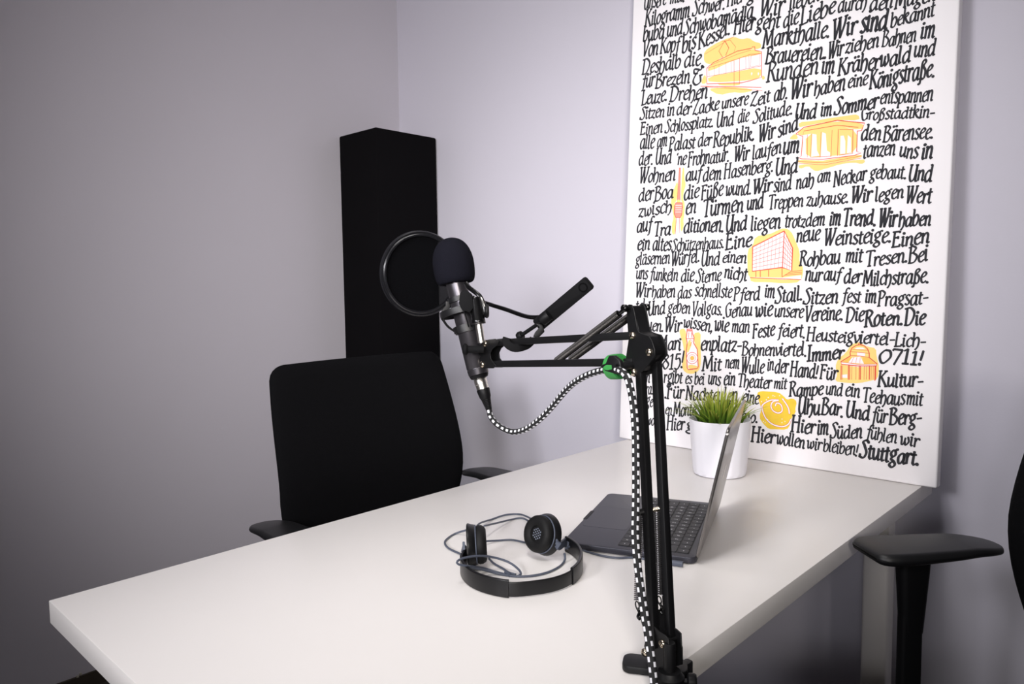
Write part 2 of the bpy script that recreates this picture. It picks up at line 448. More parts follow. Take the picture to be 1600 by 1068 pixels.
# pen strokes per letter: '|' parts strokes, '~' curved stroke, x-height = 1
GL = {
 'a': (.80, "~.62,.93 .4,1 .12,.62 .14,.12 .32,.02 .58,.4 .63,.95|.66,1.02 .6,.15|~.6,.2 .66,.02 .82,.1"),
 'b': (.74, ".0,1.68 .15,1.78|.14,1.75 .1,.05|~.12,.6 .42,1 .66,.7 .52,.15 .28,-.02 .1,.1"),
 'c': (.60, "~.6,.82 .44,1 .14,.65 .14,.15 .34,0 .58,.16"),
 'd': (.82, "~.6,.9 .38,1 .1,.58 .14,.1 .32,0 .6,.4|.5,1.68 .68,1.78|.67,1.75 .6,.15|~.6,.2 .66,.02 .8,.1"),
 'e': (.62, "~.1,.48 .42,.6 .6,.82 .42,1 .14,.65 .14,.14 .36,0 .6,.18"),
 'f': (.56, "~.78,1.6 .64,1.76 .44,1.55 .32,.6 .2,-.42 .02,-.55|.08,.93 .62,.98"),
 'g': (.72, "~.56,.9 .36,1 .12,.72 .28,.42 .54,.62 .54,.92|~.52,.95 .64,1.16 .78,1.1|~.3,.42 .16,.22 .46,.02 .56,-.35 .3,-.66 .04,-.42 .2,-.08 .44,.02"),
 'h': (.74, ".0,1.68 .15,1.78|.14,1.75 .1,0|~.12,.6 .4,1 .62,.75 .56,.1 .34,-.42|.3,-.4 .36,-.3"),
 'i': (.36, ".02,.9 .17,1|.16,1 .12,.12|~.12,.18 .18,.0 .32,.1|*.2,1.42"),
 'j': (.36, ".16,1 .1,-.4|*.2,1.42"),
 'k': (.72, ".0,1.68 .15,1.78|.14,1.75 .1,0|~.13,.5 .4,.98 .56,.8 .2,.48|~.26,.5 .5,.1 .84,-.08"),
 'l': (.36, ".0,1.68 .15,1.78|.15,1.75 .1,.12|~.1,.18 .16,0 .3,.1"),
 'm': (.98, ".0,.9 .14,1|.14,1 .1,0|~.13,.62 .34,1 .46,.8 .42,0|~.45,.62 .68,1 .8,.8 .76,.1|~.76,.15 .82,.0 .96,.1"),
 'n': (.70, ".0,.9 .14,1|.14,1 .1,0|~.13,.62 .38,1 .54,.8 .5,.1|~.5,.15 .56,.0 .7,.1"),
 'o': (.64, "~.34,1 .1,.6 .14,.1 .34,0 .58,.42 .54,.88 .34,1"),
 'p': (.70, ".0,.9 .14,1|.14,1.02 .06,-.66|-.06,-.66 .2,-.64|~.12,.65 .42,1 .64,.66 .5,.12 .28,-.02 .1,.12"),
 'q': (.70, "~.6,.9 .38,1 .1,.58 .14,.1 .32,0 .6,.4|.64,1 .58,-.66"),
 'r': (.50, ".0,.9 .14,1|.14,1 .1,0|~.13,.55 .32,.96 .52,.92|.48,.96 .5,.82"),
 's': (.54, "~.52,.88 .36,1 .14,.82 .3,.54 .48,.28 .3,.0 .06,.12"),
 't': (.46, ".24,1.42 .16,.15|~.16,.2 .24,0 .44,.1|.0,.92 .46,.98"),
 'u': (.74, ".0,.9 .13,1|~.12,.98 .1,.25 .28,.02 .52,.4|.58,1 .54,.12|~.54,.18 .6,.0 .74,.1"),
 'v': (.60, ".06,1 .26,0|~.26,0 .58,.6 .52,1"),
 'w': (.92, "~.0,.86 .12,.98 .16,.6 .2,.04 .4,.2 .5,.85|~.48,.4 .56,.02 .82,.45 .72,1"),
 'x': (.6, ".06,1 .54,0|.54,1 .06,0"), 'y': (.6, ".06,1 .28,.1|.56,1 .1,-.6"),
 'z': (.60, ".06,.82 .1,.95|.08,.95 .56,.95|.56,.95 .04,.02|~.04,.04 .3,.1 .46,-.06 .6,.06"),
 'ß': (.74, "~-.08,-.42 .08,-.5 .16,.3 .22,1.4 .44,1.74 .6,1.45 .36,1 .6,.62 .54,.12 .34,-.04 .22,.1"),
 'A': (.9, ".0,0 .42,1.55|.42,1.55 .8,0|.18,.55 .64,.55"),
 'B': (.84, ".16,1.5 .08,.02|~-.06,1.44 .34,1.58 .64,1.28 .4,.86 .12,.82|~.36,.86 .76,.5 .5,.04 -.06,.02"),
 'C': (.86, "~.78,1.3 .5,1.58 .12,.9 .4,.02 .76,.25"),
 'D': (.96, ".18,1.5 .08,.02|~-.06,1.46 .5,1.52 .86,.86 .5,.08 -.06,.02"),
 'E': (.76, ".18,1.54 .1,.02|.0,1.54 .62,1.56|.62,1.58 .6,1.36|.13,.82 .48,.84|.48,.94 .48,.72|-.04,.0 .62,.04|.62,.0 .66,.22"),
 'F': (.70, ".18,1.54 .1,.0|.0,1.54 .66,1.56|.66,1.58 .63,1.34|.13,.84 .48,.86|.48,.96 .48,.74|-.02,.0 .24,.0"),
 'G': (.96, "~.8,1.26 .56,1.58 .14,.95 .28,.1 .56,.02 .8,.3|.8,.7 .78,.1|.58,.7 .98,.72"),
 'H': (.98, ".18,1.54 .12,.02|.8,1.54 .74,.02|.04,1.54 .34,1.56|.66,1.54 .96,1.56|-.02,.0 .28,.02|.6,.0 .9,.02|.15,.8 .77,.82"),
 'I': (.46, ".24,1.54 .18,.02|.04,1.54 .44,1.56|-.02,.0 .4,.02"),
 'J': (.5, "~.4,1.55 .36,.3 .2,0 .0,.1"),
 'K': (.90, ".18,1.54 .1,.02|.04,1.54 .34,1.56|-.04,.0 .26,.02|.74,1.52 .18,.72|.58,1.52 .86,1.54|.3,.84 .8,.02|.66,.0 .96,.04"),
 'L': (.72, ".2,1.54 .12,.04|.06,1.54 .36,1.56|-.02,.0 .6,.06|.6,.04 .68,.26"),
 'M': (1.14, ".2,1.54 .06,.02|.2,1.54 .5,.2|.5,.2 .9,1.54|.9,1.54 .98,.02|.06,1.54 .24,1.56|.88,1.54 1.04,1.56|-.08,.0 .2,.02|.84,.0 1.12,.02"),
 'N': (.92, ".2,1.54 .1,.02|.18,1.54 .7,.0|.7,.0 .8,1.54|.04,1.54 .24,1.56|.66,1.54 .94,1.56|-.04,.0 .24,.02"),
 'O': (.9, "~.45,1.56 .1,.9 .2,.1 .45,0 .8,.6 .7,1.4 .45,1.56"),
 'P': (.74, ".18,1.52 .1,.0|~-.04,1.46 .38,1.58 .68,1.2 .46,.74 .14,.72|-.06,.0 .26,.02"),
 'Q': (.9, "~.45,1.56 .1,.9 .2,.1 .45,0 .8,.6 .7,1.4 .45,1.56|.5,.3 .9,-.2"),
 'R': (.82, ".18,1.52 .1,.02|~-.04,1.46 .38,1.58 .66,1.24 .44,.82 .16,.78|~.34,.8 .56,.3 .7,.04 .96,.0|-.06,.0 .26,.02"),
 'S': (.74, "~.74,1.36 .54,1.58 .22,1.34 .4,.9 .6,.42 .36,.0 -.02,.06|.72,1.5 .74,1.24|-.04,.0 .0,.28"),
 'T': (.80, ".44,1.54 .36,.02|.02,1.36 .08,1.56|.06,1.54 .84,1.56|.84,1.56 .84,1.36|.2,.0 .54,.02"),
 'U': (.92, "~.18,1.54 .12,.4 .32,.0 .62,.3 .74,1.1 .76,1.54|.76,1.54 .74,.1|~.72,.2 .78,.02 .92,.06|.04,1.54 .32,1.56|.62,1.54 .9,1.56"),
 'V': (.72, ".1,1.54 .24,.0|~.24,.0 .6,.9 .7,1.54|-.04,1.54 .24,1.56|.56,1.54 .84,1.56"),
 'W': (1.06, ".12,1.54 .2,.0|~.2,.0 .44,.8 .52,1.3|.54,1.54 .6,.0|~.6,.0 .94,.9 1.02,1.54|-.02,1.54 .26,1.56|.4,1.54 .66,1.56|.9,1.54 1.16,1.56"),
 'X': (.8, ".05,1.55 .75,0|.75,1.55 .05,0"), 'Y': (.8, ".05,1.55 .4,.8|.75,1.55 .4,.8|.4,.8 .4,0"),
 'Z': (.84, ".1,1.32 .16,1.54|.14,1.54 .8,1.56|.8,1.54 .02,.02|~.02,.04 .3,.1 .6,-.06 .8,.14"),
 '0': (.9, "~.46,1.2 .1,.62 .2,.06 .44,-.02 .84,.55 .76,1.1 .46,1.2"),
 '1': (.56, ".1,1.1 .34,1.4|.34,1.4 .26,.0|.04,.0 .48,.02"),
 '5': (.7, ".62,1.42 .2,1.4|.2,1.4 .14,.8|~.14,.8 .5,.9 .62,.45 .36,.0 .04,.06"),
 '7': (.76, ".06,1.2 .12,1.4|.1,1.4 .74,1.4|.74,1.4 .24,-.2"),
 '8': (.74, "~.36,.78 .1,1.1 .36,1.42 .62,1.1 .36,.78 .06,.38 .36,-.02 .68,.38 .36,.78"),
 '.': (.30, "*.12,.04"), ',': (.32, "*.14,.06|.2,.06 .06,-.4"), '-': (.62, ".06,.55 .54,.6"), '!': (.36, ".26,1.5 .14,.42|*.1,.06"),
 "'": (.28, ".2,1.6 .12,1.2"), '&': (1.1, "~1.0,1.25 .8,1.6 .8,1.1 .5,.9 .16,.1 .42,-.5 .8,-.2 .74,.5|~.62,1.1 .2,1.3 .2,.8 .5,.72|.66,.48 .94,.5"),
}
NIB = radians(35)


def stroke(mb, pts, wmax, wmin, put, mi=0, nib=True):
    """ribbon along 2D pts; broad-nib width when nib"""
    n = len(pts)
    L = []; R = []
    for i, p in enumerate(pts):
        a = pts[max(0, i - 1)]; c = pts[min(n - 1, i + 1)]
        dx, dy = c[0] - a[0], c[1] - a[1]; l = sqrt(dx * dx + dy * dy) or 1e-9
        dx /= l; dy /= l
        w = (wmin + (wmax - wmin) * abs(dx * sin(NIB) - dy * cos(NIB)) ** 1.3) if nib else wmax
        L.append((p[0] - dy * w / 2, p[1] + dx * w / 2)); R.append((p[0] + dy * w / 2, p[1] - dx * w / 2))
        if i == 0:
            s = (p[0] - dx * w * .25, p[1] - dy * w * .25)
        e = (p[0] + dx * w * .25, p[1] + dy * w * .25)
    vs = [put(*s)] + [put(*q) for pr in zip(L, R) for q in pr] + [put(*e)]
    fs = [(0, 2, 1)] + [(1 + 2 * i, 2 + 2 * i, 4 + 2 * i, 3 + 2 * i) for i in range(n - 1)] + [(2 * n - 1, 2 * n, 2 * n + 1)]
    mb.add(vs, fs, mi)


def glyph_strokes(ch):
    base = {'ä': 'a', 'ö': 'o', 'ü': 'u'}.get(ch, ch)
    adv, src = GL[base]
    out = []
    for s in src.split('|'):
        kind = s[0] if s[0] in '~*' else ''
        p = [tuple(float(q) for q in w.split(',')) for w in s[len(kind):].split()]
        if kind == '~':
            p = [(q.x, q.y) for q in smooth_path([(x, y, 0) for x, y in p], 0.09)]
        elif kind == '':
            n = max(1, int(sqrt((p[1][0] - p[0][0]) ** 2 + (p[1][1] - p[0][1]) ** 2) / 0.6))
            p = [(p[0][0] + (p[1][0] - p[0][0]) * k / n, p[0][1] + (p[1][1] - p[0][1]) * k / n) for k in range(n + 1)]
        out.append((kind, p))
    if ch in 'äöü':
        out += [('*', [(.2, 1.42)]), ('*', [(.52, 1.46)])]
    return adv, out


SLANT = 0.07
RND = random.Random(5)


def write(mb, word, s0, t0, s1, t1, xh, wt=1.0, put=None, jitter=0.07, bold=0.235, mi=0):
    gl = [glyph_strokes(c) for c in word]
    adv = sum(a for a, _ in gl)
    L = sqrt((s1 - s0) ** 2 + (t1 - t0) ** 2); kx = L / (adv + 0.08)
    ex = ((s1 - s0) / L, (t1 - t0) / L)
    x = 0.05
    wt = 1 + (wt - 1) * 0.65
    xh *= 1.19
    th = min(0.62 * kx + 0.38 * xh, 0.024)
    for c, (a, sts) in zip(word, gl):
        jy = RND.uniform(-jitter, jitter) * xh; sc = (1.17 if c.isupper() else 1.0) + RND.uniform(-jitter, jitter) * 1.2
        for kind, p in sts:
            q = []
            for gx, gy in p:
                gy = 1 + (gy - 1) * 0.66 if gy > 1 else (gy * 0.72 if gy < 0 else gy)
                lx = (x + gx) * kx + gy * xh * SLANT * 0.8
                ly = gy * xh * sc + jy
                q.append((s0 + ex[0] * lx - ex[1] * ly * 0.3, t0 + ex[1] * lx + ly))
            if kind == '*':
                r = th * 0.13 * wt + 0.0004
                vs = [put(q[0][0] + r * cos(i * pi / 4), q[0][1] + r * sin(i * pi / 4)) for i in range(8)]
                mb.add(vs, [tuple(range(8))], mi)
            else:
                stroke(mb, q, th * bold * wt, th * 0.135 * wt, put, mi)
        x += a


WORDS = [
 ('Unsere',0.0353,1.1797,0.1072,1.175,0.021,1.0),
 ('mal',0.1167,1.1741,0.1635,1.1697,0.0205,1.0),
 ('Kilogramm',0.0404,1.1329,0.1791,1.1238,0.0227,1.0),
 ('Schwer.',0.1866,1.1254,0.2785,1.1206,0.0206,1.0),
 ('Hier',0.2826,1.1236,0.3288,1.1225,0.0201,1.0),
 ('g',0.3351,1.1203,0.3566,1.1193,0.0198,1.0),
 ('buba',0.0353,1.0932,0.1048,1.0902,0.0224,1.0),
 ('und',0.1106,1.0902,0.1593,1.084,0.0219,1.0),
 ('Schwobamädla.',0.1625,1.0819,0.3609,1.0764,0.0209,1.0),
 ('Wir',0.369,1.0743,0.4322,1.0679,0.0236,1.15),
 ('Von',0.0369,1.0534,0.0871,1.0501,0.0225,1.0),
 ('Kopf',0.092,1.0479,0.1516,1.0445,0.0215,1.0),
 ('bis',0.1575,1.0367,0.2006,1.0382,0.023,1.1),
 ('Kessel.',0.2068,1.032,0.2958,1.0538,0.0216,1.0),
 ('Hier',0.3031,1.0507,0.3595,1.0472,0.0217,1.05),
 ('geht',0.3608,1.0469,0.4222,1.0368,0.02,1.0),
 ('lieben',0.4428,1.0723,0.5141,1.0756,0.0194,1.0),
 ('die',0.429,1.0343,0.4681,1.0368,0.0196,1.0),
 ('Liebe',0.4707,1.0281,0.5518,1.0386,0.0207,1.0),
 ('durch',0.5544,1.0371,0.6178,1.03,0.0185,1.0),
 ('den',0.6222,1.0228,0.6717,1.0188,0.0181,1.0),
 ('Magen',0.6749,1.015,0.7537,1.0115,0.0183,1.0),
 ('Markthalle.',0.3802,0.9992,0.5411,0.9868,0.023,1.0),
 ('Wir',0.5454,0.9764,0.6003,0.9821,0.0239,1.15),
 ('sind',0.6041,0.9799,0.6628,0.9727,0.0265,1.3),
 ('bekannt',0.6672,0.9771,0.7534,0.9784,0.0176,1.0),
 ('Brauereien.',0.3892,0.9584,0.5322,0.9403,0.0212,1.0),
 ('Wir',0.538,0.938,0.5724,0.9387,0.0209,1.0),
 ('ziehen',0.5748,0.9413,0.647,0.9409,0.0184,1.0),
 ('Bahnen',0.6525,0.9384,0.7203,0.9355,0.0178,1.0),
 ('im',0.7264,0.938,0.7559,0.9351,0.0198,1.0),
 ('Deshalb',0.037,1.0053,0.1575,0.9975,0.0217,1.0),
 ('die',0.1651,0.9969,0.2172,0.9944,0.0219,1.0),
 ('für',0.0369,0.9689,0.0789,0.9663,0.0212,1.0),
 ('Brezeln',0.0812,0.9604,0.1863,0.9538,0.0195,1.0),
 ('&',0.1889,0.9557,0.2279,0.955,0.0218,1.0),
 ('Leuze.',0.0379,0.9217,0.1207,0.9194,0.0218,1.0),
 ('Drehen',0.127,0.9158,0.239,0.9046,0.0211,1.0),
 ('Runden',0.3939,0.914,0.5186,0.9086,0.0239,1.0),
 ('im',0.5233,0.9073,0.5547,0.9047,0.0223,1.0),
 ('Kräherwald',0.561,0.897,0.7122,0.8935,0.0204,1.0),
 ('und',0.7157,0.9027,0.7578,0.8975,0.02,1.0),
 ('ab.',0.4132,0.8649,0.4488,0.8647,0.0222,1.0),
 ('Wir',0.4542,0.8599,0.5053,0.8606,0.0251,1.15),
 ('haben',0.5088,0.8613,0.5795,0.8602,0.0207,1.0),
 ('eine',0.5833,0.8632,0.6276,0.8642,0.0175,1.0),
 ('Königstraße.',0.6301,0.8512,0.7591,0.8553,0.0217,1.05),
 ('Sitzen',0.0354,0.8838,0.1136,0.8785,0.0184,1.0),
 ('in',0.1191,0.8781,0.1435,0.8762,0.0191,1.0),
 ('der',0.148,0.8754,0.1933,0.8725,0.0188,1.0),
 ('Zacke',0.1969,0.8683,0.2725,0.8698,0.0192,1.0),
 ('unsere',0.2779,0.8704,0.3503,0.8701,0.0179,1.0),
 ('Zeit',0.3544,0.863,0.4057,0.865,0.0174,1.0),
 ('Einen',0.0371,0.8405,0.1091,0.8367,0.0179,1.0),
 ('Schlossplatz.',0.1162,0.8351,0.2586,0.8301,0.0182,1.0),
 ('Und',0.2652,0.8248,0.3141,0.8232,0.0196,1.0),
 ('die',0.3227,0.8277,0.3536,0.8272,0.0177,1.0),
 ('alle',0.0369,0.8034,0.085,0.7996,0.0218,1.0),
 ('am',0.0919,0.8002,0.1247,0.7981,0.0203,1.0),
 ('Palast',0.1295,0.7861,0.2085,0.7822,0.0204,1.0),
 ('der',0.2142,0.784,0.2549,0.7827,0.0189,1.0),
 ('Republik.',0.2591,0.7758,0.3704,0.78,0.0204,1.0),
 ('Wir',0.3798,0.7733,0.4216,0.7779,0.0202,1.1),
 ('Und',0.4666,0.8141,0.5178,0.8078,0.0195,1.15),
 ('im',0.5256,0.8097,0.5526,0.8089,0.0197,1.05),
 ('Sommer',0.5575,0.8069,0.6511,0.81,0.0191,1.1),
 ('entspannen',0.6527,0.8156,0.7572,0.8049,0.0179,1.0),
 ('sind',0.4265,0.7762,0.4779,0.7883,0.0194,1.05),
 ('Großstadtkin-',0.6136,0.7881,0.7631,0.769,0.0143,1.0),
 ('den',0.616,0.742,0.6594,0.7377,0.0201,1.0),
 ('Bärensee.',0.6631,0.733,0.7616,0.727,0.0188,1.0),
 ('um',0.4405,0.7365,0.4814,0.7331,0.0241,1.1),
 ('tanzen',0.6221,0.7037,0.6894,0.7023,0.0188,1.0),
 ('uns',0.6961,0.6962,0.734,0.6891,0.0188,1.0),
 ('in',0.739,0.6875,0.7618,0.6851,0.0207,1.15),
 ('der.',0.0348,0.7578,0.0829,0.7563,0.0202,1.0),
 ('Und',0.0884,0.754,0.14,0.7504,0.0209,1.0),
 ("'ne",0.1516,0.7464,0.1844,0.744,0.0199,1.0),
 ('Frohnatur.',0.1882,0.7368,0.3055,0.7377,0.0194,1.0),
 ('Wir',0.3177,0.7327,0.3578,0.7341,0.0197,1.1),
 ('Wohnen',0.04,0.7085,0.1539,0.7041,0.021,1.0),
 ('auf',0.1818,0.7001,0.2302,0.6985,0.0202,1.0),
 ('dem',0.2321,0.6937,0.2861,0.6945,0.0203,1.0),
 ('Hasenberg.',0.291,0.6945,0.4209,0.6986,0.0191,1.0),
 ('der',0.0378,0.6584,0.088,0.661,0.0213,1.0),
 ('Boa',0.0907,0.6565,0.1497,0.6592,0.0208,1.0),
 ('die',0.1787,0.6503,0.2257,0.6534,0.0203,1.0),
 ('Füße',0.23,0.6463,0.2927,0.6523,0.0198,1.0),
 ('wund.',0.2968,0.6509,0.3675,0.6478,0.0193,1.0),
 ('Wir',0.3701,0.6476,0.4198,0.652,0.0189,1.1),
 ('zwisch',0.0394,0.6171,0.147,0.6214,0.0194,1.0),
 ('en',0.1852,0.6138,0.2181,0.6129,0.0229,1.0),
 ('Türmen',0.2363,0.6033,0.3484,0.6084,0.0226,1.1),
 ('und',0.3556,0.6097,0.3995,0.6116,0.021,1.1),
 ('Und',0.424,0.6881,0.4802,0.6879,0.0209,1.05),
 ('sind',0.4211,0.6483,0.4664,0.65,0.019,1.0),
 ('nah',0.4759,0.6506,0.5192,0.6537,0.0191,1.0),
 ('am',0.5243,0.6611,0.5559,0.6588,0.0168,1.0),
 ('Neckar',0.5617,0.6465,0.6331,0.6544,0.0178,1.0),
 ('gebaut.',0.6382,0.6558,0.714,0.6499,0.0168,1.0),
 ('Und',0.716,0.6433,0.763,0.6374,0.019,1.1),
 ('Treppen',0.4107,0.6068,0.4961,0.609,0.0184,1.0),
 ('zuhause.',0.5017,0.6076,0.5976,0.6073,0.0177,1.0),
 ('Wir',0.6016,0.6075,0.6462,0.6074,0.0186,1.1),
 ('legen',0.6515,0.6041,0.7102,0.6096,0.0172,1.0),
 ('Wert',0.7138,0.5956,0.764,0.5935,0.0186,1.05),
 ('Solitude.',0.364,0.8209,0.4625,0.8276,0.0184,1.0),
 ('laufen',0.3649,0.7307,0.4385,0.7381,0.0193,1.0),
 ('liegen',0.3673,0.5574,0.4441,0.5619,0.0201,1.0),
 ('Stall.',0.4373,0.3822,0.5037,0.3901,0.0196,1.0),
 ('auf',0.0355,0.5751,0.0864,0.5743,0.0219,1.1),
 ('Tra',0.0912,0.5626,0.1457,0.5612,0.0204,1.1),
 ('ditionen.',0.1815,0.566,0.298,0.5612,0.021,1.1),
 ('Und',0.3013,0.5595,0.3596,0.5615,0.0204,1.15),
 ('ein',0.0391,0.5254,0.082,0.5236,0.0213,1.1),
 ('altes',0.0884,0.5233,0.1486,0.5203,0.0204,1.1),
 ('Schützenhaus.',0.1495,0.5186,0.3002,0.5209,0.0176,1.0),
 ('Eine',0.3026,0.5138,0.3747,0.522,0.0198,1.1),
 ('gläsernen',0.0358,0.4842,0.1457,0.4853,0.019,1.0),
 ('Würfel.',0.1497,0.4773,0.234,0.4881,0.0199,1.0),
 ('Und',0.2365,0.477,0.2904,0.4775,0.0199,1.0),
 ('einen',0.2948,0.485,0.3614,0.4794,0.0164,1.0),
 ('trotzdem',0.4523,0.5618,0.5475,0.5598,0.0181,1.05),
 ('im',0.5557,0.5597,0.582,0.5571,0.0205,1.2),
 ('Trend.',0.5858,0.5558,0.6573,0.5545,0.0196,1.25),
 ('Wir',0.6619,0.55,0.6987,0.5504,0.0214,1.25),
 ('haben',0.701,0.5475,0.7643,0.5466,0.0178,1.2),
 ('neue',0.4817,0.5256,0.5376,0.5268,0.02,1.0),
 ('Weinsteige.',0.5462,0.5131,0.6903,0.5167,0.0187,1.0),
 ('Einen',0.6899,0.5047,0.7638,0.5099,0.0183,1.0),
 ('Rohbau',0.4917,0.4692,0.5855,0.4715,0.0188,1.0),
 ('mit',0.5947,0.4756,0.6325,0.4735,0.0192,1.0),
 ('Tresen.',0.6378,0.4647,0.7243,0.472,0.0168,1.0),
 ('Bei',0.7245,0.4679,0.7625,0.4735,0.0191,1.0),
 ('uns',0.0389,0.4466,0.0781,0.4455,0.0208,1.0),
 ('funkeln',0.0833,0.4443,0.1717,0.4382,0.0198,1.0),
 ('die',0.1789,0.4366,0.2199,0.4397,0.0193,1.0),
 ('Sterne',0.2247,0.4334,0.2958,0.4386,0.0184,1.0),
 ('nicht',0.3019,0.4445,0.3647,0.4366,0.0184,1.1),
 ('Wir',0.0393,0.3964,0.0896,0.397,0.0214,1.0),
 ('haben',0.0915,0.3954,0.1655,0.3971,0.0193,1.0),
 ('das',0.171,0.395,0.213,0.394,0.0183,1.0),
 ('schnellste',0.2209,0.3992,0.3263,0.3948,0.0183,1.0),
 ('Pferd',0.3298,0.3878,0.3999,0.3901,0.0182,1.0),
 ('im',0.4092,0.3974,0.4366,0.396,0.0188,1.0),
 ('tel.',0.0408,0.3571,0.0791,0.3561,0.0192,1.0),
 ('Und',0.0817,0.3457,0.1375,0.3543,0.0194,1.0),
 ('geben',0.1429,0.3554,0.2116,0.3549,0.0185,1.0),
 ('Vollgas.',0.2166,0.3477,0.3028,0.3534,0.0184,1.0),
 ('Genau',0.3077,0.3459,0.3816,0.3504,0.0184,1.0),
 ('wie',0.3868,0.348,0.4334,0.3537,0.0208,1.0),
 ('Blauen.',0.0346,0.306,0.1339,0.3043,0.0185,1.0),
 ('Wir',0.1358,0.3023,0.1883,0.3067,0.0207,1.0),
 ('wissen,',0.1907,0.3199,0.2774,0.3076,0.0176,1.0),
 ('wie',0.28,0.3108,0.3216,0.3111,0.0212,1.0),
 ('man',0.3281,0.3098,0.3765,0.3105,0.0178,1.0),
 ('nur',0.5057,0.4354,0.5459,0.4318,0.0184,1.05),
 ('auf',0.5477,0.4368,0.5871,0.4328,0.0181,1.05),
 ('der',0.5924,0.4283,0.6325,0.4293,0.0178,1.05),
 ('Milchstraße.',0.6342,0.4217,0.7661,0.4277,0.0181,1.05),
 ('Sitzen',0.5047,0.38,0.5844,0.3836,0.0178,1.05),
 ('fest',0.5909,0.3851,0.6325,0.3849,0.0169,1.0),
 ('im',0.6398,0.3845,0.6648,0.3842,0.018,1.1),
 ('Pragsat-',0.6669,0.3767,0.7675,0.3831,0.0166,1.05),
 ('unsere',0.4359,0.351,0.5068,0.3473,0.0174,1.0),
 ('Vereine.',0.5101,0.3399,0.5967,0.3468,0.0183,1.05),
 ('Die',0.6016,0.3416,0.6414,0.3449,0.0183,1.05),
 ('Roten.',0.6415,0.3321,0.7206,0.3403,0.0183,1.15),
 ('Die',0.7224,0.3358,0.7632,0.341,0.0182,1.2),
 ('Feste',0.3834,0.2964,0.4401,0.3051,0.0186,1.1),
 ('feiert.',0.4459,0.3021,0.5133,0.3033,0.0181,1.0),
 ('Mari',0.1183,0.2506,0.1891,0.2579,0.0205,1.05),
 ('enplatz-',0.2432,0.2606,0.3589,0.2607,0.0208,1.0),
 ('Bohnenviertel.',0.3577,0.2526,0.5185,0.2611,0.0179,1.0),
 ('1815!',0.1156,0.2048,0.1995,0.2094,0.0266,1.0),
 ('Mit',0.2508,0.2075,0.3059,0.2113,0.0186,1.0),
 ('nem',0.314,0.2182,0.3531,0.2175,0.0182,1.0),
 ('Wulle',0.3575,0.2082,0.4176,0.2135,0.0197,1.0),
 ('in',0.4236,0.22,0.4411,0.2217,0.0185,1.0),
 ('der',0.4418,0.2162,0.476,0.2155,0.0192,1.0),
 ('Heusteigviertel-',0.5147,0.2971,0.7071,0.2944,0.0159,1.0),
 ('Lich-',0.7038,0.2913,0.7668,0.2915,0.0159,1.0),
 ('Immer',0.5181,0.2472,0.6016,0.2593,0.0184,1.15),
 ('0711!',0.6719,0.2575,0.763,0.253,0.0201,1.1),
 ('Hand!',0.4797,0.2103,0.5465,0.2109,0.0184,1.1),
 ('Für',0.5491,0.2097,0.5894,0.2094,0.0175,1.0),
 ('Kultur-',0.6738,0.2026,0.7656,0.2079,0.0177,1.1),
 ('n',0.0827,0.1638,0.0963,0.1642,0.019,1.0),
 ('r',0.1384,0.1664,0.1484,0.1672,0.0186,1.0),
 ('gibt',0.149,0.1685,0.1958,0.1699,0.0197,1.0),
 ('es',0.2027,0.171,0.2237,0.1721,0.017,1.0),
 ('bei',0.2298,0.1696,0.2596,0.1727,0.0174,1.0),
 ('uns',0.268,0.1758,0.3042,0.174,0.0189,1.0),
 ('ein',0.3111,0.1746,0.3442,0.1762,0.0203,1.0),
 ('Theater',0.3495,0.1743,0.4371,0.1768,0.0176,1.0),
 ('mit',0.4416,0.1799,0.4745,0.1789,0.016,1.0),
 ('ra.',0.0835,0.132,0.1071,0.1329,0.0177,1.0),
 ('.Für',0.1415,0.1255,0.2019,0.1294,0.0203,1.0),
 ('Nachteulen',0.2058,0.1267,0.3525,0.1376,0.0195,1.0),
 ('eine',0.3623,0.1385,0.4074,0.1351,0.0177,1.0),
 ('s',0.0341,0.0795,0.0456,0.0807,0.0161,1.0),
 ('ge',0.0852,0.099,0.1084,0.1002,0.0183,1.0),
 ('en',0.146,0.0841,0.1679,0.0846,0.0167,1.0),
 ('Monte',0.1716,0.0819,0.2391,0.0895,0.0195,1.0),
 ('Scherbelino.',0.2524,0.0886,0.4071,0.0902,0.0169,1.0),
 ('t',0.0361,0.0486,0.0468,0.0492,0.0161,1.0),
 ('wo',0.0898,0.0479,0.1149,0.0491,0.0158,1.0),
 ('Hier',0.1519,0.0429,0.2069,0.0474,0.0203,1.0),
 ('geboren.',0.2085,0.05,0.3883,0.0479,0.0182,1.0),
 ('Rampe',0.4801,0.1622,0.5599,0.1741,0.0179,1.05),
 ('und',0.5637,0.1744,0.6019,0.1731,0.0169,1.0),
 ('ein',0.606,0.1746,0.6393,0.1745,0.0177,1.0),
 ('Teehaus',0.6438,0.1648,0.731,0.1673,0.0172,1.05),
 ('mit',0.7324,0.1685,0.7651,0.1688,0.0167,1.0),
 ('Uhu',0.5017,0.1229,0.5548,0.1271,0.0201,1.1),
 ('Bar.',0.5564,0.1284,0.6058,0.1285,0.0191,1.15),
 ('Und',0.6095,0.1273,0.6618,0.1274,0.0192,1.15),
 ('für',0.6644,0.125,0.6972,0.1247,0.0188,1.0),
 ('Berg-',0.7012,0.121,0.7662,0.1299,0.0184,1.2),
 ('Hier',0.4869,0.0803,0.5452,0.0815,0.0196,1.1),
 ('im',0.5479,0.0813,0.5754,0.0838,0.0209,1.1),
 ('Süden',0.579,0.076,0.648,0.0852,0.0178,1.1),
 ('fühlen',0.6545,0.0877,0.7181,0.0827,0.0162,1.0),
 ('wir',0.7223,0.0833,0.7614,0.081,0.0163,1.0),
 ('Hier',0.3893,0.0436,0.451,0.0456,0.0192,1.15),
 ('wollen',0.4527,0.047,0.5223,0.0454,0.0176,1.1),
 ('wir',0.5251,0.0458,0.5614,0.0449,0.0161,1.0),
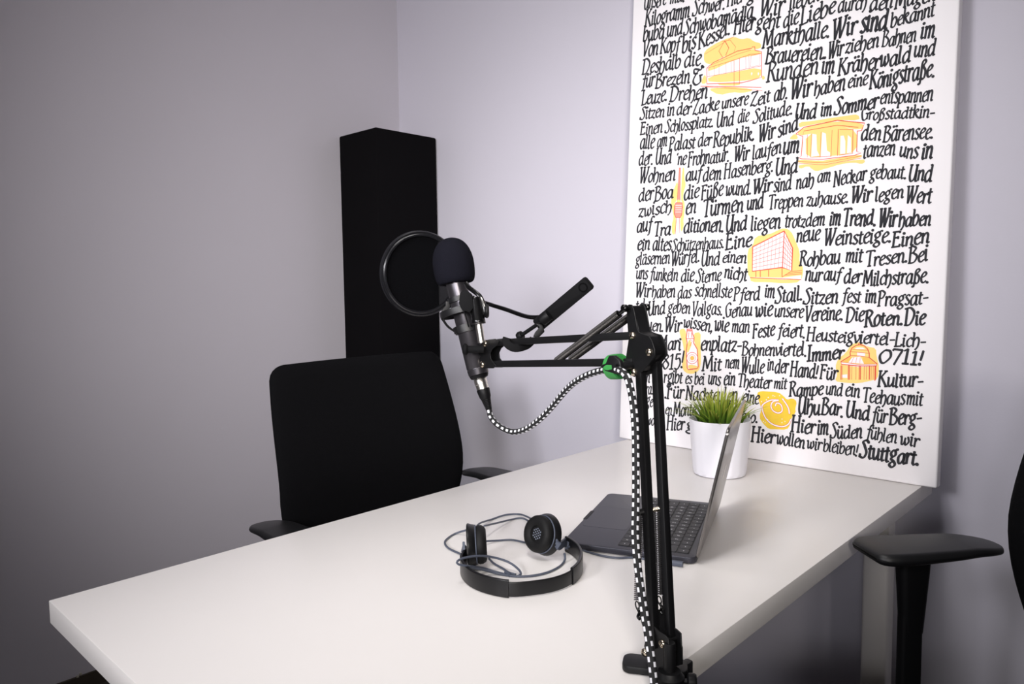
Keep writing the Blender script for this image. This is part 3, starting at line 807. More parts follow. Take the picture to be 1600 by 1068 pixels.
 ('bleiben!',0.5631,0.044,0.6411,0.0452,0.0162,1.0),
 ('Stuttgart.',0.6435,0.0413,0.7635,0.0432,0.0197,1.35),
]

ART = {
 'tram': [
  ('F','y',0.0,[(0.2238,1.008),(0.2246,1.0264),(0.2491,1.0367),(0.2777,1.0431),(0.3058,1.0443),(0.3257,1.0318),(0.3448,1.0324),(0.3588,1.019),(0.3778,1.0108),(0.377,0.9972),(0.3432,1.0049),(0.302,1.0013),(0.2737,0.9997),(0.2453,0.9875),(0.2273,0.9966)]),
  ('F','y',0.0,[(0.2367,0.9813),(0.251,0.9915),(0.3158,1.0046),(0.3541,1.0037),(0.3787,0.9893),(0.3776,0.9845),(0.3165,0.9878),(0.2386,0.9704)]),
  ('F','y',0.0,[(0.2362,0.9589),(0.3094,0.9558),(0.3788,0.9541),(0.3812,0.9285),(0.3545,0.9267),(0.2412,0.9428)]),
  ('F','y',0.0,[(0.2389,0.9279),(0.2718,0.9054),(0.3058,0.9074),(0.3338,0.8996),(0.3583,0.9001),(0.3581,0.9052),(0.2996,0.9215),(0.2623,0.9261)]),
  ('F','y',0.0,[(0.2174,0.9453),(0.2256,0.9651),(0.2321,0.9637),(0.2348,0.942)]),
  ('F','y',0.0,[(0.3823,0.9333),(0.3896,0.9293),(0.3899,0.9217),(0.3827,0.9226)]),
  ('F','y',0.0,[(0.2647,0.9374),(0.3272,0.9265),(0.3248,0.9193),(0.2708,0.9302)]),
  ('L','r',0.00122,[(0.2354,0.9418),(0.2338,0.982),(0.251,0.9915),(0.3157,1.0059),(0.3541,1.0044),(0.3539,1.0075),(0.361,1.0064),(0.3624,0.9975),(0.3786,0.9906),(0.3812,0.9285),(0.3545,0.9262),(0.33,0.9254),(0.2354,0.9413)]),
  ('L','r',0.00068,[(0.2347,0.9592),(0.3093,0.9571),(0.3787,0.9566)]),
  ('L','r',0.00068,[(0.2353,0.9811),(0.3165,0.9865),(0.3492,0.9903),(0.3775,0.9865)]),
  ('L','r',0.00054,[(0.238,0.9858),(0.316,0.9982),(0.3515,1.0004)]),
  ('L','r',0.00054,[(0.3521,0.9871),(0.3756,0.9862),(0.3752,0.9589),(0.3521,0.9597),(0.3521,0.9871)]),
  ('L','r',0.00082,[(0.2807,1.0398),(0.2658,1.0172),(0.2766,0.9991)]),
  ('L','r',0.00109,[(0.2807,1.0398),(0.2928,1.0189),(0.285,1.0025)]),
  ('L','r',0.00054,[(0.2964,1.0362),(0.3111,1.0173),(0.3074,1.0065)]),
  ('L','r',0.00054,[(0.2735,1.0402),(0.2977,1.0369)]),
  ('L','r',0.00054,[(0.2264,1.0181),(0.3058,1.0443)]),
  ('L','r',0.00109,[(0.2177,0.9386),(0.3821,0.9044)]),
  ('L','r',0.00054,[(0.2357,0.9333),(0.3851,0.896)]),
  ('L','r',0.00068,[(0.3082,0.9844),(0.3108,0.922)]),
  ('L','r',0.00068,[(0.3226,0.9865),(0.3251,0.9243)]),
  ('L','r',0.00044,[(0.2397,0.9807),(0.2411,0.9606)]),
  ('L','r',0.00044,[(0.2543,0.9816),(0.2558,0.9589)]),
  ('L','r',0.00044,[(0.2672,0.9823),(0.2688,0.9584)]),
  ('L','r',0.00044,[(0.2858,0.9836),(0.2874,0.9572)]),
  ('L','r',0.00044,[(0.2998,0.985),(0.3015,0.9569)]),
  ('L','r',0.00044,[(0.3384,0.9881),(0.3402,0.9571)]),
  ('L','r',0.00044,[(0.3466,0.9888),(0.3484,0.9567)]),
  ('F','w',0.0,[(0.3541,0.9441),(0.3559,0.9462),(0.3581,0.9432),(0.3567,0.938),(0.3548,0.9394)]),
  ('F','w',0.0,[(0.3714,0.9405),(0.3732,0.9427),(0.3754,0.9397),(0.374,0.9345),(0.3721,0.9358)]),
 ],
 'pavilion': [
  ('F','y',0.0,[(0.4768,0.8057),(0.5086,0.8031),(0.5511,0.8033),(0.59,0.8027),(0.6101,0.8017),(0.614,0.7872),(0.5652,0.7963),(0.4896,0.794),(0.4778,0.7934)]),
  ('F','y',0.0,[(0.4703,0.7824),(0.4546,0.77),(0.466,0.7669),(0.4784,0.7666)]),
  ('F','y',0.0,[(0.4717,0.7797),(0.4897,0.7916),(0.5653,0.7951),(0.6242,0.7799),(0.6182,0.7647),(0.5658,0.7833),(0.4905,0.7716)]),
  ('F','y',0.0,[(0.4885,0.7712),(0.5657,0.784),(0.6098,0.766),(0.6112,0.7197),(0.5685,0.7155),(0.4888,0.7226)]),
  ('F','y',0.0,[(0.4791,0.719),(0.5363,0.7082),(0.6203,0.7134),(0.6218,0.7045),(0.5413,0.7),(0.4782,0.7106)]),
  ('F','y',0.0,[(0.4796,0.7075),(0.4838,0.6953),(0.5031,0.7015),(0.5131,0.6918),(0.523,0.6854),(0.537,0.6891),(0.5533,0.6914),(0.5739,0.696),(0.6055,0.6968),(0.6213,0.6903),(0.629,0.6944),(0.6252,0.7017),(0.5366,0.7005)]),
  ('F','w',0.0,[(0.5098,0.774),(0.5195,0.7707),(0.5222,0.7339),(0.5286,0.7211),(0.5095,0.7212)]),
  ('F','w',0.0,[(0.5324,0.7742),(0.5408,0.7694),(0.5447,0.7309),(0.552,0.7252),(0.5523,0.7169),(0.5311,0.7184)]),
  ('F','w',0.0,[(0.5736,0.7598),(0.5804,0.7593),(0.5844,0.7466),(0.5855,0.7184),(0.5741,0.7187)]),
  ('F','w',0.0,[(0.5895,0.7593),(0.5965,0.7518),(0.5979,0.7191),(0.5889,0.7189)]),
  ('F','w',0.0,[(0.4896,0.7698),(0.4944,0.7715),(0.4973,0.7239),(0.4895,0.7242)]),
  ('F','w',0.0,[(0.4803,0.72),(0.49,0.7237),(0.5361,0.713),(0.6026,0.7139),(0.6191,0.7163),(0.6137,0.7136),(0.5362,0.7087)]),
  ('L','r',0.00136,[(0.4717,0.7792),(0.4897,0.7916),(0.5653,0.7956),(0.6242,0.7799),(0.6182,0.7647),(0.6094,0.7647)]),
  ('L','r',0.00095,[(0.4717,0.7792),(0.488,0.771),(0.49,0.7831),(0.5657,0.7845),(0.6113,0.7727)]),
  ('L','r',0.00109,[(0.488,0.7712),(0.4862,0.7254),(0.4789,0.7231),(0.4877,0.7191),(0.5361,0.7118),(0.6049,0.7117),(0.6191,0.7154),(0.6101,0.7198),(0.6093,0.7656)]),
  ('L','r',0.00054,[(0.4989,0.7733),(0.5003,0.7211)]),
  ('L','r',0.00054,[(0.5085,0.7742),(0.5076,0.7202)]),
  ('L','r',0.00054,[(0.53,0.7753),(0.5302,0.7173)]),
  ('L','r',0.00054,[(0.5545,0.7756),(0.5547,0.7154)]),
  ('L','r',0.00082,[(0.5684,0.7751),(0.5685,0.716)]),
  ('L','r',0.00082,[(0.6003,0.7702),(0.6011,0.7164)]),
  ('L','r',0.00054,[(0.4781,0.714),(0.5412,0.7036),(0.6205,0.7088)]),
  ('L','r',0.00054,[(0.4782,0.7101),(0.5413,0.699),(0.6207,0.7041)]),
  ('L','r',0.00054,[(0.5083,0.7201),(0.5546,0.7166)]),
  ('L','r',0.00054,[(0.5719,0.7167),(0.6013,0.7168)]),
  ('L','r',0.00054,[(0.5707,0.7738),(0.6003,0.7693)]),
 ],
 'broadcast_tower': [
  ('F','y',0.0,[(0.1724,0.7364),(0.1787,0.7356),(0.1798,0.7088),(0.1851,0.69),(0.1797,0.6738),(0.1776,0.654),(0.1837,0.6434),(0.184,0.6134),(0.1808,0.5969),(0.1842,0.585),(0.1756,0.562),(0.171,0.606),(0.1787,0.6188),(0.1781,0.6422),(0.171,0.6529)]),
  ('F','y',0.0,[(0.1585,0.7028),(0.148,0.6769),(0.1413,0.6505),(0.146,0.6315),(0.1527,0.6073),(0.1466,0.5908),(0.1487,0.5619),(0.1583,0.563),(0.1595,0.6068),(0.1522,0.6208),(0.1532,0.6444),(0.1605,0.6538),(0.1619,0.6907)]),
  ('F','p',0.0,[(0.1635,0.7374),(0.1675,0.7369),(0.1694,0.6514),(0.1609,0.6521)]),
  ('L','r',0.00075,[(0.1635,0.7374),(0.1609,0.6521)]),
  ('L','r',0.00075,[(0.1675,0.7369),(0.1694,0.6514)]),
  ('F','y',0.0,[(0.1605,0.6538),(0.1701,0.653),(0.1712,0.6428),(0.159,0.6439)]),
  ('F','p',0.0,[(0.1534,0.6376),(0.157,0.6457),(0.1761,0.6441),(0.1775,0.6323),(0.1755,0.6123),(0.1719,0.6059),(0.1585,0.6069),(0.1533,0.6174)]),
  ('L','r',0.00133,[(0.1534,0.6376),(0.157,0.6457),(0.1761,0.6441),(0.1775,0.6323),(0.1755,0.6123),(0.1719,0.6059),(0.1585,0.6069),(0.1533,0.6174),(0.1534,0.6376)]),
  ('L','w',0.00083,[(0.1563,0.6391),(0.1745,0.6375)]),
  ('L','w',0.00083,[(0.1565,0.6331),(0.1747,0.6316)]),
  ('L','w',0.00083,[(0.1567,0.6272),(0.175,0.6258)]),
  ('L','w',0.00083,[(0.157,0.6213),(0.1752,0.6199)]),
  ('L','r',0.001,[(0.1604,0.6067),(0.1583,0.563)]),
  ('L','r',0.00083,[(0.1691,0.6061),(0.1716,0.5656)]),
 ],
 'office_block': [
  ('F','y',0.0,[(0.3809,0.5457),(0.4179,0.5482),(0.4365,0.5563),(0.4534,0.5613),(0.4691,0.5528),(0.4804,0.5301),(0.4924,0.5027),(0.492,0.4758),(0.5029,0.4661),(0.4983,0.4319),(0.4588,0.4294),(0.4162,0.4329),(0.3739,0.4335),(0.3718,0.446),(0.3648,0.454),(0.3614,0.513),(0.3759,0.5225)]),
  ('F','w',0.0,[(0.3754,0.5195),(0.453,0.5538),(0.4746,0.512),(0.4745,0.4593),(0.4511,0.4675),(0.377,0.46)]),
  ('F','w',0.0,[(0.3718,0.446),(0.452,0.4431),(0.4976,0.4483),(0.4981,0.4379),(0.4522,0.4386)]),
  ('L','r',0.00183,[(0.3754,0.5195),(0.453,0.5538),(0.4746,0.512),(0.4745,0.4593),(0.4511,0.4675),(0.377,0.46),(0.3754,0.5195)]),
  ('L','r',0.00149,[(0.453,0.5538),(0.4518,0.4675)]),
  ('L','r',0.00116,[(0.386,0.4598),(0.3866,0.4458)]),
  ('L','r',0.00116,[(0.3973,0.4611),(0.398,0.4456)]),
  ('L','r',0.00116,[(0.4182,0.4622),(0.4188,0.4468)]),
  ('L','r',0.00116,[(0.4511,0.4675),(0.452,0.4447)]),
  ('L','r',0.00116,[(0.3718,0.4445),(0.4981,0.4379)]),
  ('L','r',0.00083,[(0.452,0.4447),(0.473,0.4579),(0.4987,0.4588)]),
  ('L','r',0.00083,[(0.4595,0.4491),(0.499,0.4513)]),
  ('L','r',0.00083,[(0.4655,0.4535),(0.4989,0.455)]),
  ('L','r',0.00063,[(0.3756,0.511),(0.4526,0.5415)]),
  ('L','r',0.00063,[(0.4526,0.5415),(0.4746,0.5045)]),
  ('L','r',0.00063,[(0.3758,0.5025),(0.4525,0.5292)]),
  ('L','r',0.00063,[(0.4525,0.5292),(0.4746,0.4969)]),
  ('L','r',0.00063,[(0.3761,0.494),(0.4523,0.5168)]),
  ('L','r',0.00063,[(0.4523,0.5168),(0.4746,0.4894)]),
  ('L','r',0.00063,[(0.3763,0.4855),(0.4522,0.5045)]),
  ('L','r',0.00063,[(0.4522,0.5045),(0.4745,0.4819)]),
  ('L','r',0.00063,[(0.3765,0.477),(0.452,0.4922)]),
  ('L','r',0.00063,[(0.452,0.4922),(0.4745,0.4744)]),
  ('L','r',0.00063,[(0.3767,0.4685),(0.4518,0.4798)]),
  ('L','r',0.00063,[(0.4518,0.4798),(0.4745,0.4669)]),
  ('L','p',0.00063,[(0.3854,0.5239),(0.3865,0.461)]),
  ('L','p',0.00063,[(0.3952,0.5282),(0.3959,0.4619)]),
  ('L','p',0.00063,[(0.405,0.5326),(0.4053,0.4629)]),
  ('L','p',0.00063,[(0.4148,0.5369),(0.4145,0.4638)]),
  ('L','p',0.00063,[(0.4244,0.5412),(0.4238,0.4647)]),
  ('L','p',0.00063,[(0.434,0.5454),(0.4329,0.4657)]),
  ('L','p',0.00063,[(0.4435,0.5496),(0.442,0.4666)]),
  ('L','p',0.00063,[(0.4584,0.5433),(0.457,0.4654)]),
  ('L','p',0.00063,[(0.4638,0.5328),(0.4628,0.4634)]),
  ('L','p',0.00063,[(0.4692,0.5224),(0.4687,0.4614)]),
 ],
 'bottle': [
  ('F','y',0.0,[(0.181,0.3116),(0.1994,0.3155),(0.2039,0.28),(0.2031,0.2387),(0.2068,0.2087),(0.2222,0.207),(0.2401,0.2123),(0.2372,0.2488),(0.2269,0.2782),(0.2214,0.3026),(0.2438,0.3074),(0.2435,0.279),(0.2468,0.2412),(0.2465,0.2195),(0.2404,0.205),(0.2226,0.1961),(0.201,0.1994),(0.191,0.2159),(0.197,0.2383),(0.195,0.2713),(0.182,0.3012)]),
  ('F','w',0.0,[(0.2042,0.3129),(0.2179,0.3134),(0.2199,0.3025),(0.2249,0.2918),(0.2239,0.2781),(0.2351,0.2623),(0.24,0.2164),(0.2371,0.2121),(0.2114,0.2076),(0.2082,0.2115),(0.2034,0.2552),(0.2056,0.2773),(0.202,0.2909),(0.2031,0.3019)]),
  ('F','y',0.0,[(0.2113,0.2885),(0.2195,0.2752),(0.2139,0.2612),(0.2082,0.25),(0.2043,0.2553),(0.2063,0.2746)]),
  ('F','y',0.0,[(0.2094,0.2212),(0.2399,0.2191),(0.2386,0.2122),(0.2114,0.2084)]),
  ('L','r',0.00163,[(0.2042,0.3129),(0.2179,0.3134),(0.2199,0.3025),(0.2249,0.2918),(0.2239,0.2781),(0.2351,0.2623),(0.24,0.2164),(0.2371,0.2121),(0.2114,0.2076),(0.2082,0.2115),(0.2034,0.2552),(0.2056,0.2773),(0.202,0.2909),(0.2031,0.3019),(0.2042,0.3129)]),
  ('L','r',0.00218,[(0.2059,0.3089),(0.2181,0.3093)]),
  ('L','r',0.00109,[(0.2091,0.3049),(0.2081,0.2911)]),
  ('L','r',0.00109,[(0.2167,0.3051),(0.2188,0.2915)]),
  ('L','r',0.00109,[(0.2036,0.2882),(0.2235,0.289)]),
  ('L','r',0.00082,[(0.2129,0.2858),(0.2207,0.2834),(0.2136,0.2694)]),
  ('F','w',0.0,[(0.2373,0.2393),(0.2363,0.2336),(0.2331,0.2285),(0.2281,0.225),(0.2221,0.2235),(0.216,0.2242),(0.2107,0.2272),(0.2071,0.2318),(0.2056,0.2375),(0.2066,0.2433),(0.2099,0.2483),(0.2149,0.2518),(0.2209,0.2533),(0.227,0.2525),(0.2322,0.2495),(0.2358,0.2449)]),
  ('L','r',0.00082,[(0.2373,0.2393),(0.2363,0.2336),(0.2331,0.2285),(0.2281,0.225),(0.2221,0.2235),(0.216,0.2242),(0.2107,0.2272),(0.2071,0.2318),(0.2056,0.2375),(0.2066,0.2433),(0.2099,0.2483),(0.2149,0.2518),(0.2209,0.2533),(0.227,0.2525),(0.2322,0.2495),(0.2358,0.2449),(0.2373,0.2393)]),
  ('L','r',0.00054,[(0.2312,0.2389),(0.2306,0.2354),(0.2287,0.2323),(0.2256,0.2301),(0.2219,0.2292),(0.2181,0.2297),(0.2149,0.2315),(0.2127,0.2343),(0.2118,0.2378),(0.2124,0.2414),(0.2144,0.2445),(0.2175,0.2466),(0.2212,0.2475),(0.2249,0.2471),(0.2281,0.2452),(0.2304,0.2424),(0.2312,0.2389)]),
  ('F','o',0.0,[(0.2276,0.2387),(0.2272,0.2365),(0.226,0.2346),(0.2241,0.2332),(0.2218,0.2327),(0.2194,0.2329),(0.2174,0.2341),(0.216,0.2359),(0.2154,0.238),(0.2158,0.2403),(0.2171,0.2422),(0.219,0.2435),(0.2213,0.2441),(0.2237,0.2438),(0.2257,0.2427),(0.2271,0.2409)]),
 ],
 'domed_pavilion': [
  ('F','y',0.0,[(0.5832,0.207),(0.5894,0.223),(0.583,0.2392),(0.5891,0.2586),(0.6046,0.2713),(0.6151,0.2906),(0.6304,0.2983),(0.6394,0.294),(0.6506,0.2881),(0.6679,0.2861),(0.6698,0.2679),(0.676,0.2476),(0.6746,0.2177),(0.6601,0.2143),(0.6385,0.2068),(0.6028,0.205)]),
  ('F','w',0.0,[(0.6185,0.2622),(0.6361,0.266),(0.6445,0.2502),(0.6111,0.2509)]),
  ('F','w',0.0,[(0.5963,0.2507),(0.6324,0.2476),(0.6705,0.2507),(0.6696,0.2461),(0.6327,0.242),(0.597,0.2453)]),
  ('F','w',0.0,[(0.5986,0.2224),(0.6099,0.2245),(0.6109,0.2163),(0.5989,0.2161)]),
  ('F','w',0.0,[(0.6291,0.2749),(0.6457,0.2744),(0.646,0.267),(0.6294,0.2675)]),
  ('F','w',0.0,[(0.6232,0.2821),(0.6464,0.2823),(0.6408,0.2862),(0.6287,0.2856)]),
  ('F','o',0.0,[(0.5963,0.2509),(0.6161,0.2648),(0.6185,0.2622),(0.6111,0.2504)]),
  ('F','o',0.0,[(0.6445,0.2502),(0.6406,0.2648),(0.6537,0.2637),(0.6698,0.2507)]),
  ('L','r',0.00136,[(0.6149,0.2671),(0.6142,0.2741),(0.6176,0.2837),(0.6263,0.2899),(0.635,0.292),(0.6439,0.2896),(0.6508,0.283),(0.6546,0.2739),(0.6548,0.2647)]),
  ('L','r',0.00109,[(0.6317,0.2918),(0.6316,0.2951),(0.6367,0.2953),(0.6368,0.2921)]),
  ('L','r',0.00082,[(0.6149,0.2666),(0.6361,0.2669),(0.6548,0.2647)]),
  ('L','r',0.00136,[(0.615,0.2659),(0.5951,0.2518),(0.5965,0.246),(0.6326,0.2448),(0.6706,0.2473),(0.6715,0.2519),(0.6548,0.2647)]),
  ('L','r',0.00068,[(0.6146,0.2753),(0.6357,0.2748),(0.6546,0.2739)]),
  ('L','r',0.00054,[(0.6177,0.2813),(0.6355,0.2804),(0.6509,0.2802)]),
  ('L','r',0.00068,[(0.5952,0.2513),(0.6324,0.2483),(0.6715,0.2515)]),
  ('L','r',0.00136,[(0.5962,0.2433),(0.597,0.2117)]),
  ('L','r',0.00054,[(0.5994,0.2436),(0.6002,0.2119)]),
  ('L','r',0.00136,[(0.612,0.2444),(0.6129,0.2129)]),
  ('L','r',0.00109,[(0.6147,0.2446),(0.6156,0.2131)]),
  ('L','r',0.00054,[(0.6192,0.2448),(0.62,0.2135)]),
  ('L','r',0.00054,[(0.6281,0.2454),(0.6289,0.2142)]),
  ('L','r',0.00136,[(0.6352,0.2459),(0.636,0.2147)]),
  ('L','r',0.00109,[(0.6378,0.2461),(0.6387,0.2149)]),
  ('L','r',0.00054,[(0.6453,0.2465),(0.6461,0.2155)]),
  ('L','r',0.00054,[(0.6501,0.2469),(0.6509,0.2159)]),
  ('L','r',0.00136,[(0.6562,0.2473),(0.657,0.2164)]),
  ('L','r',0.00054,[(0.6598,0.2475),(0.6607,0.2166)]),
  ('L','r',0.00054,[(0.6639,0.2478),(0.6648,0.217)]),
  ('L','r',0.00136,[(0.6678,0.248),(0.6687,0.215)]),
  ('L','r',0.00082,[(0.6695,0.2481),(0.6703,0.2174)]),
  ('L','r',0.00041,[(0.6229,0.2638),(0.6174,0.2497)]),
  ('L','r',0.00041,[(0.6295,0.2642),(0.6268,0.2503)]),
  ('L','r',0.00041,[(0.6362,0.2646),(0.6361,0.2508)]),
 ],
 'pretzel': [
  ('F','Y',0.0,[(0.4004,0.1643),(0.4124,0.1692),(0.4245,0.1694),(0.4542,0.1706),(0.4692,0.1605),(0.4752,0.154),(0.4894,0.1596),(0.4997,0.1521),(0.4961,0.1348),(0.4979,0.1265),(0.4871,0.111),(0.4862,0.0967),(0.4781,0.0829),(0.4519,0.081),(0.4342,0.0788),(0.4186,0.0915),(0.4089,0.105),(0.4142,0.1261),(0.4058,0.1458)]),
  ('L','r',0.00311,[(0.4549,0.1517),(0.4343,0.1486),(0.4168,0.1366),(0.4157,0.1257),(0.424,0.1067),(0.4365,0.0951),(0.4516,0.0896),(0.4692,0.0895),(0.4819,0.0976),(0.4871,0.1096)]),
  ('L','r',0.00311,[(0.4641,0.1558),(0.4742,0.1439),(0.4804,0.1331),(0.4829,0.122)]),
  ('L','r',0.00311,[(0.455,0.1506),(0.4419,0.1464),(0.4372,0.1358),(0.4427,0.1248),(0.4547,0.1203),(0.4634,0.1241),(0.4651,0.1315),(0.4606,0.1419),(0.4508,0.1438),(0.4482,0.1369)]),
  ('L','w',0.00187,[(0.4549,0.1517),(0.4343,0.1486),(0.4168,0.1366),(0.4157,0.1257),(0.424,0.1067),(0.4365,0.0951),(0.4516,0.0896),(0.4692,0.0895),(0.4819,0.0976),(0.4871,0.1096)]),
  ('L','w',0.00187,[(0.4641,0.1558),(0.4742,0.1439),(0.4804,0.1331),(0.4829,0.122)]),
  ('L','w',0.00187,[(0.455,0.1506),(0.4419,0.1464),(0.4372,0.1358),(0.4427,0.1248),(0.4547,0.1203),(0.4634,0.1241),(0.4651,0.1315),(0.4606,0.1419),(0.4508,0.1438),(0.4482,0.1369)]),
  ('F','w',0.0,[(0.4281,0.1552),(0.4295,0.1571),(0.4311,0.1555),(0.4296,0.1536)]),
  ('F','w',0.0,[(0.4398,0.1607),(0.4412,0.1625),(0.4427,0.1609),(0.4413,0.1591)]),
  ('F','w',0.0,[(0.4443,0.1596),(0.4457,0.1615),(0.4472,0.1599),(0.4458,0.1581)]),
  ('F','w',0.0,[(0.4119,0.1434),(0.4134,0.1453),(0.415,0.1437),(0.4135,0.1418)]),
  ('F','w',0.0,[(0.4209,0.1093),(0.4223,0.1112),(0.4239,0.1096),(0.4225,0.1077)]),
  ('F','w',0.0,[(0.4288,0.1014),(0.4302,0.1034),(0.4317,0.1018),(0.4303,0.0999)]),
  ('F','w',0.0,[(0.4184,0.0959),(0.4199,0.0978),(0.4214,0.0962),(0.42,0.0943)]),
  ('F','w',0.0,[(0.4651,0.1544),(0.4664,0.1563),(0.468,0.1547),(0.4666,0.1529)]),
  ('F','w',0.0,[(0.4682,0.149),(0.4696,0.1509),(0.4711,0.1493),(0.4697,0.1474)]),
  ('F','w',0.0,[(0.4238,0.149),(0.4252,0.1509),(0.4268,0.1493),(0.4254,0.1474)]),
  ('F','w',0.0,[(0.4641,0.107),(0.4655,0.1089),(0.467,0.1073),(0.4656,0.1054)]),
  ('F','w',0.0,[(0.4716,0.1021),(0.4729,0.104),(0.4744,0.1024),(0.4731,0.1006)]),
  ('F','w',0.0,[(0.4644,0.0984),(0.4658,0.1003),(0.4673,0.0987),(0.4659,0.0969)]),
  ('F','w',0.0,[(0.4231,0.0935),(0.4245,0.0954),(0.4261,0.0938),(0.4246,0.0919)]),
  ('F','w',0.0,[(0.4381,0.0924),(0.4395,0.0943),(0.4411,0.0927),(0.4397,0.0908)]),
  ('F','w',0.0,[(0.456,0.1622),(0.4574,0.164),(0.4589,0.1624),(0.4575,0.1606)]),
 ],
}

ink = MB()
for i, wd in enumerate(WORDS):
    write(ink, *wd, put=lambda s, t: on_print(s, t, 0.0007))
ink.build('lettering', M['ink'], poster, fix=False, smooth=False)


def chaikin(p, n=1):
    for _ in range(n):
        q = []
        for i in range(len(p)):
            a, c = p[i], p[(i + 1) % len(p)]
            q += [(a[0] * .75 + c[0] * .25, a[1] * .75 + c[1] * .25), (a[0] * .25 + c[0] * .75, a[1] * .25 + c[1] * .75)]
        p = q
    return p


AM = ['y', 'Y', 'o', 'r', 'p', 'w']
for nm, els in ART.items():
    b = MB()
    for k, (kind, col, w, p) in enumerate(els):
        d = 0.00012 + 0.000012 * k
        put = lambda s, t, d=d: on_print(s, t, d)
        if kind == 'F':
            if col in 'yY':
                p = chaikin(p)
            vs = [put(*q) for q in p]
            tri = geometry.tessellate_polygon([[Vector((q[0], q[1], 0)) for q in p]])
            b.add(vs, [tuple(t) for t in tri], AM.index(col))
        else:
            if nm == 'pretzel':
                p = [(q.x, q.y) for q in smooth_path([(x, y, 0) for x, y in p], 0.004)]
            w *= 1.55
            stroke(b, p, w, w, put, AM.index(col), nib=False)
    b.build(nm + '_drawing', [M['art_' + c] for c in AM], poster, fix=False, smooth=False)

# ------------------------------------------------------------------ acoustic column in the corner
b = MB().box(((XW + -2.101) / 2 + 0.001, (1.558 + YW) / 2 - 0.003, 1.703 / 2), (-2.101 - XW - 0.002, YW - 1.558 - 0.006, 1.703))
o = b.build('acoustic_column', M['foam_fabric'], bevel=0.008, seg=3)
tag(o, 'tall black cloth-covered acoustic column standing in the room corner', 'acoustic panel')

# ------------------------------------------------------------------ office chairs


